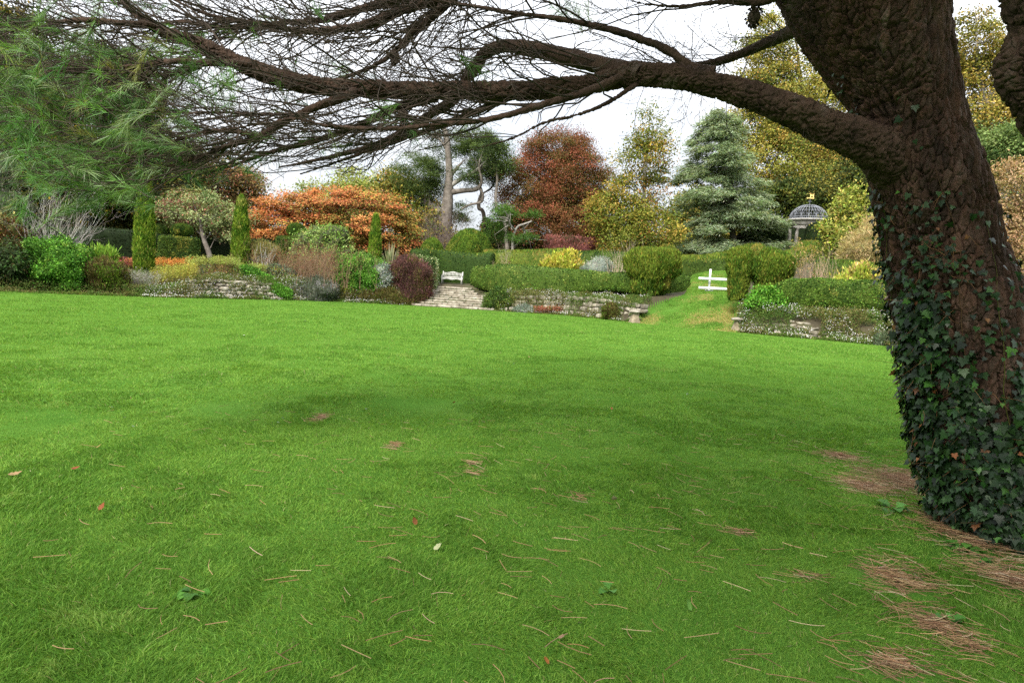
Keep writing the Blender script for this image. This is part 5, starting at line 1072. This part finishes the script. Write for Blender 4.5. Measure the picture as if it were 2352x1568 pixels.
tn = np.stack([np.cos(th), np.sin(th), 0 * th], -1)[None].repeat(len(ys), 0)
trunk_base = np.array([cen[-60, 0], YT, 0])
pine = empty('pine_tree', trunk_base, label='great leaning pine with ivy clad trunk and long low limb over the lawn', cat='tree')
dA, idA, idA2 = bark_disp(tv.reshape(-1, 3), (1, 1, .42), .019, 20); dB, idB, idB2 = bark_disp(tv.reshape(-1, 3) + 3.3, (1, 1, .17), .023, 15)
_wr = np.repeat((.5 + .5 * np.tanh(3.5 * (np.cos(th + .45) - .55)))[None], len(ys), 0).ravel()          # long corded ridges on the right flank
dsp = (dA * (1 - _wr) + dB * _wr).reshape(tv.shape[:2]); pid = idA * (1 - _wr) + idB * _wr
lob = .05 * np.sin(th * 3 + 1)[None] * np.linspace(.3, 1.4, len(ys))[:, None]
tvd = tv + tn * (dsp + lob * rad[:, None])[..., None]
g1 = (.62 + .75 * pid) * (.85 + .35 * (fbm(tvd.reshape(-1, 3) * 3, 19, 3) + .5)); red = fbm(tvd.reshape(-1, 3) * 1.6, 23, 2) + .5 * (idA2 - .5); bc_ = np.stack([g1 * (1.1 + .3 * red), g1 * (1.0 - .1 * red), g1 * (1.0 - .25 * red)], -1)
mb = MB(); mb.add(tvd.reshape(-1, 3), gridf(NT, len(ys)), bc_)
v, f = tube1(np.concatenate([up, cen[:1]]), np.append(upr, rad[0]), 40); mb.add(v, f)
mb.build('trunk', M['bark'], pine, smooth_=True)

def limb_from_px(pts, K, sides, disp=.0, freq=20):
    w = np.array([P(x, y, Y) for x, y, wd, Y in pts]); rr = np.array([wd * Y / F / 2 for x, y, wd, Y in pts])
    c = catmull(w, K); r = np.interp(np.linspace(0, 1, K), np.linspace(0, 1, len(rr)), rr); v, f = tube1(c, r, sides)
    if disp:
        ce = np.repeat(c, sides, 0); v = v + unit(v - ce) * bark_disp(v, (.7, 1, 1), disp, freq)[0][:, None] + unit(v - ce) * (np.repeat(r, sides) * .3 * fbm(v * 5, 40, 2))[:, None]
    return c, r, v, f
LIMBS = {
 'A': [(2120, 410, 150, 4.95), (2040, 358, 124, 4.85), (1985, 326, 96, 4.8), (1900, 290, 78, 4.8), (1800, 248, 70, 4.8), (1700, 212, 60, 4.85), (1600, 184, 54, 4.9), (1500, 172, 58, 5.0), (1440, 172, 60, 5.05), (1380, 188, 48, 5.1), (1300, 200, 45, 5.15), (1176, 208, 43, 5.25), (1060, 209, 42, 5.35),
       (940, 208, 42, 5.45), (840, 204, 40, 5.55), (750, 200, 42, 5.6), (650, 182, 41, 5.65), (560, 150, 38, 5.7), (500, 120, 36, 5.75), (440, 95, 29, 5.8), (380, 75, 25, 5.85), (330, 45, 22, 5.9), (290, 10, 19, 6), (260, -40, 14, 6.1), (220, -110, 6, 6.2)],
 'fork': [(1470, 172, 50, 5.0), (1370, 148, 42, 5.2), (1300, 130, 40, 5.4), (1230, 115, 37, 5.6), (1160, 107, 31, 5.8), (1115, 122, 28, 5.9), (1095, 150, 27, 6.0), (1070, 185, 26, 6.1), (1040, 230, 24, 6.2), (1000, 256, 22, 6.3), (913, 312, 19, 6.4), (840, 340, 14, 6.5), (740, 365, 9, 6.6), (640, 385, 5, 6.7)],
 'upper': [(1640, 168, 32, 4.9), (1588, 155, 26, 4.95), (1526, 112, 21, 5.0), (1426, 75, 17, 5.1), (1321, 50, 14, 5.2), (1234, 37, 12, 5.3), (1176, 30, 11, 5.4), (1088, 15, 9, 5.5), (1000, 2, 7, 5.6), (900, -20, 4, 5.7)],
 'crown_1': [(1250, -120, 34, 6.2), (1080, -25, 28, 6.2), (1000, 0, 26, 6.2), (920, 25, 23, 6.2), (838, 58, 21, 6.2), (760, 69, 18, 6.2), (690, 72, 15, 6.3), (640, 62, 13, 6.3), (588, 53, 11, 6.3), (500, 40, 9, 6.4), (420, 10, 6, 6.4), (340, -30, 3, 6.5)],
 'crown_2': [(1150, -110, 28, 6.6), (1000, -28, 24, 6.6), (906, 2, 22, 6.6), (833, 20, 19, 6.6), (735, 48, 16, 6.6), (660, 52, 14, 6.6), (588, 62, 12, 6.7), (500, 62, 10, 6.7), (420, 50, 8, 6.8), (330, 60, 6, 6.8), (230, 75, 4, 6.8)],
 'crown_3': [(1150, -90, 26, 5.8), (1028, 8, 21, 5.8), (980, 50, 18, 5.8), (938, 85, 17, 5.85), (914, 112, 15, 5.9), (870, 146, 12, 5.95), (808, 172, 9, 6), (740, 190, 6, 6)],
 'low_1': [(815, 212, 26, 5.5), (800, 220, 24, 5.45), (735, 242, 20, 5.4), (680, 266, 18, 5.4), (644, 285, 16, 5.4), (588, 317, 14, 5.4), (515, 338, 12, 5.45), (455, 362, 10, 5.5), (380, 385, 7, 5.6), (300, 405, 5, 5.7), (230, 430, 3, 5.8)],
 'low_2': [(1440, 178, 26, 5.05), (1423, 180, 23, 5.0), (1350, 210, 19, 4.9), (1250, 240, 17, 4.85), (1176, 262, 15, 4.8), (1088, 280, 13, 4.8), (1000, 286, 12, 4.8), (918, 295, 11, 4.85), (825, 295, 10, 4.9), (745, 288, 8, 5.0), (680, 273, 7, 5.0), (600, 285, 5, 5.1), (500, 300, 3, 5.2)],
 'low_3': [(1465, 192, 14, 5.0), (1392, 238, 10, 4.9), (1323, 265, 8, 4.8), (1250, 282, 7, 4.75), (1176, 318, 5, 4.7), (1080, 345, 3, 4.7)],
 'left_1': [(590, 158, 22, 5.65), (563, 147, 19, 5.6), (476, 145, 15, 5.55), (404, 141, 14, 5.5), (325, 150, 12, 5.5), (258, 157, 9, 5.5), (155, 162, 7, 5.5), (60, 170, 4, 5.5)],
 'left_2': [(360, 62, 18, 5.85), (340, 57, 16, 5.8), (270, 53, 14, 5.75), (196, 47, 12, 5.7), (130, 52, 10, 5.7), (50, 65, 6, 5.7), (-40, 80, 4, 5.7)],
 'left_3': [(490, 135, 20, 5.8), (416, 165, 15, 6.0), (360, 172, 13, 6.2), (330, 155, 11, 6.3), (280, 130, 8, 6.4), (220, 110, 5, 6.5)],
 'left_4': [(600, 312, 11, 5.4), (500, 300, 9, 5.3), (420, 318, 8, 5.2), (340, 345, 6, 5.2), (250, 370, 5, 5.2), (160, 385, 3, 5.2)],
 'left_5': [(700, 262, 9, 5.4), (600, 262, 8, 5.5), (500, 258, 7, 5.6), (400, 260, 6, 5.7), (300, 250, 5, 5.8), (180, 255, 3, 5.9)],
 'left_6': [(325, 150, 8, 5.5), (280, 195, 7, 5.45), (230, 235, 5, 5.4), (170, 275, 4, 5.4), (110, 310, 2.5, 5.4)],
 'mid_1': [(1000, 224, 24, 5.4), (900, 252, 19, 5.6), (820, 290, 16, 5.8), (720, 325, 13, 5.9), (620, 350, 10, 6), (520, 385, 7, 6.1), (420, 410, 4, 6.2)],
 'mid_2': [(1180, 218, 22, 5.25), (1080, 262, 16, 5.6), (980, 300, 13, 5.9), (880, 335, 10, 6.1), (780, 370, 7, 6.3), (690, 400, 4, 6.4)],
 'behind': [(1840, 62, 34, 5.1), (1764, 98, 27, 5.5), (1666, 137, 19, 5.8), (1600, 150, 14, 6.0), (1520, 150, 9, 6.2), (1450, 140, 5, 6.4)],
 'top': [(1830, -60, 30, 5.0), (1764, 2, 16, 5.0), (1660, 5, 12, 5.1), (1560, 15, 8, 5.2), (1475, 8, 5, 5.3), (1420, -10, 3, 5.4)],
 'drooping': [(2080, -520, 130, 4.6), (2220, -330, 115, 4.2), (2335, -120, 105, 4.0), (2360, 0, 104, 3.95), (2388, 62, 108, 3.95), (2360, 140, 118, 3.95), (2364, 190, 108, 3.95), (2400, 255, 110, 3.95), (2470, 335, 95, 3.95), (2580, 420, 50, 4.0), (2680, 460, 16, 4.0)],
}
LC = {}
for k, pts in LIMBS.items():
    big = k in ('A', 'drooping'); c, r, v, f = limb_from_px(pts, 1000 if k == 'A' else (420 if big else 140), (96 if k == 'A' else 160) if big else 16, (.013 if k == 'A' else .02) if big else .005, 24 if k == 'A' else (14 if big else 34))
    g1 = .85 + .4 * (fbm(v * 4, 19, 3) + .5)
    MB().add(v, f, np.stack([g1, g1 * .97, g1 * .95], -1)).build('limb', M['bark'], pine, smooth_=True)
    LC[k] = (c, r)
# twigs
def lowlim(px): return np.interp(px, [-100, 0, 330, 500, 650, 850, 1000, 1200, 1350, 1450, 1520, 1700, 1800, 2000], [470, 500, 490, 425, 405, 400, 350, 322, 302, 235, 190, 230, 160, 60])
def clip_twigs(pts, rad, keep_all=False):
    tip = project(pts[:, -1]); mid = project(pts[:, pts.shape[1] // 2])
    ok = (tip[:, 1] < lowlim(tip[:, 0]) + rng.normal(0, 14, len(tip))) & (mid[:, 1] < lowlim(mid[:, 0]) + 6) & (pts[:, -1, 1] > 3.4)
    return pts[ok], rad[ok]
src_p, src_r, wts = [], [], []
for k, (c, r) in LC.items():
    if k == 'drooping': continue
    q = c[::3]; n_ = len(q) // 8 * 8; ch = q[:n_].reshape(-1, 8, 3); rc = r[::3][:n_].reshape(-1, 8)
    px = project(ch[:, 4])[:, 0]; ln_ = np.linalg.norm(ch[:, -1] - ch[:, 0], axis=1)
    w = ln_ * np.interp(px, [0, 600, 1100, 1300, 1420, 1500, 1800], [1.2, 1.3, 1.1, .75, .3, .1, .12])
    if k in ('top', 'behind'): w = ln_ * .9
    src_p.append(ch); src_r.append(rc); wts.append(w)
SP, SR, SW = np.concatenate(src_p), np.concatenate(src_r), np.concatenate(wts); SW /= SW.sum()
p, d, r, i = spawn(SP, SR, 440, 0, 1, .35, 0, SW)
d = unit(unit(SP[i, -1] - SP[i, 0]) * .55 + np.array([-.45, 0, -.12]) + rng.normal(0, 1, (440, 3)) * [.3, .6, .32])
t1, q1 = grow(p, d, .5 + 1.15 * rng.random(440), np.clip(r * .4, .0032, .0085), 9, np.array([-.05, 0, .06]) + rng.normal(0, .26, (440, 3)), .15, .35)
t1, q1 = clip_twigs(t1, q1)
p, d, r, i = spawn(t1, q1, 2500, .15, 1, .62, -.02)
t2, q2 = grow(p, d + [-.15, 0, 0], .22 + .5 * rng.random(2500), np.clip(r * .62, .0022, .0046), 7, rng.normal(0, .42, (2500, 3)) + [0, 0, .08], .14, .5); t2, q2 = clip_twigs(t2, q2)
pj = project(t2[:, 3])[:, 0]; w3 = np.interp(pj, [0, 1200, 1450, 1800], [1, 1, .5, .3]); w3 /= w3.sum()
p, d, r, i = spawn(t2, q2, 4400, .2, 1, .7, .05, w3)
t3, q3 = grow(p, d, .07 + .2 * rng.random(4400), np.clip(r * .7, .0014, .0024), 5, rng.normal(0, .25, (4400, 3)), .12, .7); t3, q3 = clip_twigs(t3, q3)
mb = MB()
for a_, b_, s_ in ((t1, q1, 5), (t2, q2, 4), (t3, q3, 3)):
    v, f = tubes(a_, b_, s_); mb.add(v, f)
# thin hair-like dead twigs behind the limb, close to the trunk
c, r = LC['behind']; p, d, r_, i = spawn(c[None, ::6], r[None, ::6], 60, 0, .9, .9, .1); u1, w1 = grow(p, d, .3 + .6 * rng.random(60), .004, 7, rng.normal(0, .2, (60, 3)), .12)
p, d, r_, i = spawn(u1, w1, 420, .2, 1, .8, .1); u2, w2 = grow(p, d, .1 + .25 * rng.random(420), .0019, 5, rng.normal(0, .3, (420, 3)), .15, .7)
c, r = LC['A']; sel = slice(30, 190, 3); p, d, r_, i = spawn(c[None, sel], r[None, sel], 120, 0, 1, 1.0, -.5); u3, w3_ = grow(p, d + [0, 0, -.6], .08 + .22 * rng.random(120), .0022, 6, rng.normal(0, .4, (120, 3)), .2, .5)
for a_, b_ in ((u1, w1), (u2, w2), (u3, w3_)):
    v, f = tubes(a_, b_, 3); mb.add(v, f)
tw = mb.build('twigs', M['twig'], pine, kind='stuff')
# needles on the twig tips, mostly at the far left end
NEED = [(S(112, 160, 82), 4), (S(136, 180, 98), 3), (S(90, 132, 68), 3), (S(165, 192, 135), 1.5), (S(168, 165, 95), .6)]
def needles(mb, tips, dirs, per, L, wd, cone=.42):
    n = len(tips); i = np.repeat(np.arange(n), per); N = len(i)
    d = unit(dirs[i] + rng.normal(0, cone, (N, 3))); back = rng.random(N)[:, None] * .2
    col = pick(NEED, n)[i] * np.exp(rng.normal(0, .14, (N, 1)))
    p = tips[i] - dirs[i] * back; LL = (L * (.7 + .5 * rng.random(N)))[:, None]
    s = unit(np.cross(d, rng.normal(size=(N, 3)))); sag = np.array([0, 0, -.12]) * LL
    v = np.stack([p - s * wd / 2, p + s * wd / 2, p + d * LL * .55 + s * wd * .45 + sag * .2, p + d * LL * .55 - s * wd * .45 + sag * .2, p + d * LL + sag], 1).reshape(-1, 3); o = (np.arange(N) * 5)[:, None]
    mb.add(v, [o + np.array([[0, 1, 2, 3]]), o + np.array([[3, 2, 4]])], np.repeat(col, 5, 0))
tips = np.concatenate([t2[:, -1], t3[:, -1], t1[:, -1]]); dirs = unit(np.concatenate([t2[:, -1] - t2[:, -2], t3[:, -1] - t3[:, -2], t1[:, -1] - t1[:, -2]]))
pj = project(tips); pr_ = np.interp(pj[:, 0], [0, 180, 330, 450, 600, 760, 1400], [.34, .30, .2, .1, .05, .016, .005]) * np.interp(pj[:, 1], [-50, 60, 140, 260], [.25, .25, .5, 1])
ok = rng.random(len(tips)) < pr_
# extra leafy shoots filling the end of the bough
ns = 150; ex = np.stack([20 + 400 * rng.random(ns) ** 1.25, 30 + 450 * rng.random(ns)], -1); lim = np.interp(ex[:, 0], [0, 120, 330, 430], [500, 480, 470, 400]); low = np.interp(ex[:, 0], [0, 60, 200], [0, 0, 0])
ex = ex[(ex[:, 1] < lim) & (ex[:, 1] > 20 + .25 * ex[:, 0]) & (ex[:, 0] > 20 + .16 * np.abs(ex[:, 1] - 230))]
et = P(ex[:, 0], ex[:, 1], 4.9 + 1.6 * rng.random(len(ex))); ed = unit(np.array([-.8, 0, -.05]) + rng.normal(0, .5, (len(ex), 3)))
s_, sr_ = grow(et - ed * .35, ed, .35, .0035, 6, rng.normal(0, .12, (len(ex), 3)), .05, .6); v, f = tubes(s_, sr_, 4)
MB().add(v, f).build('shoots', M['twig'], pine, kind='stuff')
mb = MB(); needles(mb, tips[ok], dirs[ok], 44, .12, .0026); needles(mb, s_[:, -1], unit(s_[:, -1] - s_[:, -2]), 66, .125, .0026, .45); needles(mb, s_[:, 3], unit(s_[:, -1] - s_[:, -2]), 24, .12, .0026, .5)
ot = P(np.array([770., 790, 1290, 1310, 1330, 1350, 860, 740, 1265]), np.array([150., 165, 20, 8, 30, 15, 175, 330, 12]), 6.0); needles(mb, ot, unit(np.array([-.2, 0, .9]) + rng.normal(0, .4, (9, 3))), 60, .16, .003, .6)
mb.build('needles', M['needle'], pine, kind='stuff')
# cones
for px, py, Y in ((905, 127, 5.88), (1732, 38, 5.0), (925, 265, 5.5)):
    c = P(px, py, Y); n, k = 16, 9; hh = np.linspace(0, 1, k); rr = .045 * np.sin(np.pi * (hh * .86 + .08)) ** .7; thc = np.linspace(0, 2 * np.pi, n, endpoint=False)
    mb = MB(); v = np.array([[c[0] + rr[i] * math.cos(t), c[1] + rr[i] * math.sin(t), c[2] + .05 - .11 * hh[i]] for i in range(k) for t in thc]); mb.add(v, gridf(n, k))
    m_ = 90; i = rng.integers(0, len(v), m_); leaf_quads(mb, v[i], unit(v[i] - c + [0, 0, -.02]), np.array([0, 0, -1.0]) + rng.normal(0, .2, (m_, 3)), .03, .025, (1, 1, 1) * np.ones((m_, 1)))
    mb.build('cone', M['cone'], pine)
# the rest of the crown, above and behind the camera: it shades the near lawn and the trunk
def canopy():
    n = 4600; c = np.stack([-12 + 22 * rng.random(n), -13 + 22 * rng.random(n), 5.4 + 6 * rng.random(n)], -1)
    dist = np.hypot(c[:, 0], np.maximum(c[:, 1], 0)); c[:, 2] = np.maximum(c[:, 2], np.where(c[:, 1] > 0, 2.6 + .68 * dist + .25 * np.abs(c[:, 0]), 4.6))
    ctr = np.array([0.5, -2.]); rr = np.hypot((c[:, 0] - ctr[0]) / 11, (c[:, 1] - ctr[1]) / 10); c = c[(rr < 1) & ~((c[:, 0] < -3.6 - .25 * c[:, 1]) & (c[:, 1] > -6))]; n = len(c)
    mb = MB(); per = 16; i = np.repeat(np.arange(n), per); N = len(i); d = unit(rng.normal(size=(N, 3)))
    leaf_quads(mb, c[i] + rng.normal(0, .3, (N, 3)), d, rng.normal(size=(N, 3)), .36 * (.6 + .7 * rng.random(N)), .065, pick(NEED, N))
    m_ = 90; j = rng.integers(n, size=m_); st_ = np.array([cen[0, 0] - .8, YT, 6.2]) + rng.normal(0, .4, (m_, 3)) * [1, 1, 2]
    S_ = np.linspace(0, 1, 8)[None, :, None]; pts = st_[:, None] + (c[j] - st_)[:, None] * S_ + np.array([0, 0, .7]) * np.sin(S_ * np.pi)
    mc = MB(); vis = np.array([((q[:, 1] > .3) & (project(q)[:, 1] > -60)).any() for q in pts]); pts = pts[~vis]; m_ = len(pts)
    v, f = tubes(pts, (.06 * np.linspace(1, .15, 8))[None].repeat(m_, 0), 5); mc.add(v, f)
    mb.build('crown', M['needle'], pine, kind='stuff'); mc.build('crown_branches', M['twig'], pine, kind='stuff')
canopy()

# ------------------------------------------------------------------ ivy
def ivy():
    root = empty('ivy_plant', trunk_base + [-.45, -.3, 0], label='dark green ivy with brown stems climbing the pine trunk', cat='ivy')
    n = 120000; v = tvd[::4, ::4]; nu_ = v.shape[1]; vv_ = v.reshape(-1, 3); ff_ = gridf(nu_, v.shape[0])
    p, nr = surf_sample(vv_, ff_, n); nr *= np.sign((nr * (p - np.array([0, YT, 0]) - np.array([3.2, 0, 0]) * 0)[:, :]).sum(1, keepdims=True)) if False else 1
    k = np.argmin(np.abs(cen[None, :, 2] - p[:, 2:3]), 1); out = unit((p - cen[k]) * [1, 1, 0]); az = np.arctan2(out[:, 1], out[:, 0])   # -pi/2 faces the camera, +-pi faces left
    dl = np.angle(np.exp(1j * (az - np.radians(np.interp(p[:, 2], [0, 1.2, 2.2], [-140, -155, -175])))))            # densest on the left front
    z = p[:, 2]
    cov = np.interp(z, [0, .3, 1.0, 1.5, 1.9, 2.3, 2.8, 3.4], [1.0, 1.0, .9, .7, .42, .18, .06, .0])
    wid = np.interp(z, [0, .5, 1.2, 1.8, 2.6], [1.9, 1.65, 1.3, 1.0, .8])
    prob = cov * np.exp(-np.abs(dl / wid) ** 4) * smooth(fbm(np.stack([out[:, 0] * 2.2, out[:, 1] * 2.2, z * 1.9], -1), 17, 3), -.28 + .10 * smooth(z, .6, 2), .1) + .03 * (z < 2.4)
    ok = rng.random(n) < prob * .555; p, out, z = p[ok], out[ok], z[ok]; n = len(p)
    out = out * np.where(rng.random(n) < .75, 1, 1)[:, None]
    lift = (.012 + .07 * rng.random(n) ** 1.3 * np.interp(z, [0, 1.5, 2.5], [1.2, 1, .4]))[:, None]
    fn = unit(out + rng.normal(0, .38, (n, 3)) + [0, 0, .35]); ax = unit(np.array([0, 0, -1.0]) + rng.normal(0, .55, (n, 3)))
    Z = fn; Xa = unit(ax - (ax * Z).sum(1, keepdims=True) * Z); Ya = np.cross(Z, Xa)
    tpl = np.array([(0, 0), (-.12, .28), (.02, .55), (.22, .36), (.42, .52), (.5, .26), (1, 0), (.5, -.26), (.42, -.52), (.22, -.36), (.02, -.55), (-.12, -.28), (.3, 0)], float)
    tz_ = -.10 * np.abs(tpl[:, 1]) - .12 * tpl[:, 0] ** 2; tf = np.array([(12, i, (i + 1) % 12) for i in range(12)])
    s = (.028 + .042 * rng.random(n) ** 1.6)[:, None, None] * (np.where(z > 1.7, .8, 1))[:, None, None]
    v = (p + out * lift)[:, None] + s * (tpl[None, :, 0:1] * Xa[:, None] + tpl[None, :, 1:2] * Ya[:, None] + tz_[None, :, None] * Z[:, None])
    col = pick([((.014, .036, .010), 5), ((.022, .058, .013), 4), ((.010, .022, .009), 3), ((.05, .13, .02), .5), ((.2, .085, .03), .14)], n, var=.2)
    MB().add(v.reshape(-1, 3), (tf[None] + (np.arange(n) * 13)[:, None, None]).reshape(-1, 3), np.repeat(col, 13, 0)).build('leaves', M['ivy'], root, kind='stuff')
    mb = MB()
    for q in range(16):                                            # stems creeping up the bark
        a0 = np.radians(-150 + rng.normal(0, 42)); zt = rng.choice([.9, 1.4, 1.9, 2.4]) * (.7 + .5 * rng.random()); K = 40; zz = np.linspace(.0, zt, K); az = a0 + np.cumsum(rng.normal(0, .045, K)) + .12 * zz
        ki = np.array([np.argmin(np.abs(cen[:, 2] - z_)) for z_ in zz]); ti = (np.round((az % (2 * np.pi)) / (2 * np.pi) * NT)).astype(int) % NT
        pts = tvd[ki, ti] + np.stack([np.cos(az), np.sin(az), 0 * az], -1) * .012
        pts = np.array([pts[max(0, i - 2):i + 3].mean(0) for i in range(K)]); v, f = tube1(pts, np.linspace(.005, .0015, K), 5); mb.add(v, f, S(95, 72, 50) if q % 3 else S(90, 92, 42))
    n2 = 500; i = rng.integers(n, size=n2); q, qr = grow(p[i] + out[i] * .03, unit(out[i] * .5 + rng.normal(0, .7, (n2, 3)) + [0, 0, -.3]), .08 + .14 * rng.random(n2), .002, 4, None, .2); v, f = tubes(q, qr, 3); mb.add(v, f, S(150, 110, 75))
    mb.build('stems', M['stem'], root, kind='stuff')
ivy()
# broad leaved weeds at the foot of the trunk
def weed(px, py, n, L, label, seed):
    g = G(px, py); mb = MB()
    for q in range(n):
        an = rng.random() * 6.283; el = .25 + .6 * rng.random(); d = np.array([math.cos(an) * math.cos(el), math.sin(an) * math.cos(el), math.sin(el)]); l = L * (.7 + .5 * rng.random())
        s = unit(np.cross(d, [0, 0, 1.0])); u = np.cross(s, d); K = 7; t = np.linspace(0, 1, K); wv = l * .3 * np.sin(np.pi * np.clip(t * 1.0, .02, 1) ** 1.1) * (1 + .18 * np.cos(t * 24)) + .003
        mid = g + d * (l * t)[:, None] + d * .25 * l - np.array([0, 0, 1.0]) * (l * .45 * t ** 2)[:, None]; lft = mid + s * wv[:, None] + u * (.25 * wv)[:, None]; rgt = mid - s * wv[:, None] + u * (.25 * wv)[:, None]
        v = np.stack([lft, mid, rgt], 1).reshape(-1, 3); f = np.concatenate([[(3 * i + j, 3 * i + j + 1, 3 * i + j + 4, 3 * i + j + 3) for j in (0, 1)] for i in range(K - 1)])
        mb.add(v, f, pick([((.07, .19, .03), 3), ((.05, .14, .03), 2), ((.10, .24, .05), 1)], 1)[0])
        v, f = tube1(np.array([g, g + d * .25 * l]), [.003, .002], 4); mb.add(v, f, (.1, .16, .04))
    mb.build('weed_plant', M['leaf'], label=label, cat='weed', group='broad leaved weeds by the trunk')
weed(2050, 1172, 12, .13, 'large leaved weed on needles just left of the ivy base', 1)
weed(2140, 1165, 5, .12, 'darker leaved weed right against the ivy at trunk foot', 2)
weed(2215, 1265, 11, .11, 'bright leaved weed in front of the ivy at the trunk base', 3)
weed(2290, 1300, 9, .10, 'small round leaved weed lowest below the ivy', 4)
weed(2280, 1245, 9, .13, 'coarse weed clump in the shade under the ivy', 5)
weed(1400, 1470 - 110, 5, .07, 'tiny broad leaved weed alone in the mid lawn grass', 6)
weed(2180, 1430, 6, .08, 'small weed beside the brown needle strip right of lawn', 7)
weed(445, 1362, 8, .08, 'small grey green weed rosette on the dark left lawn', 8)
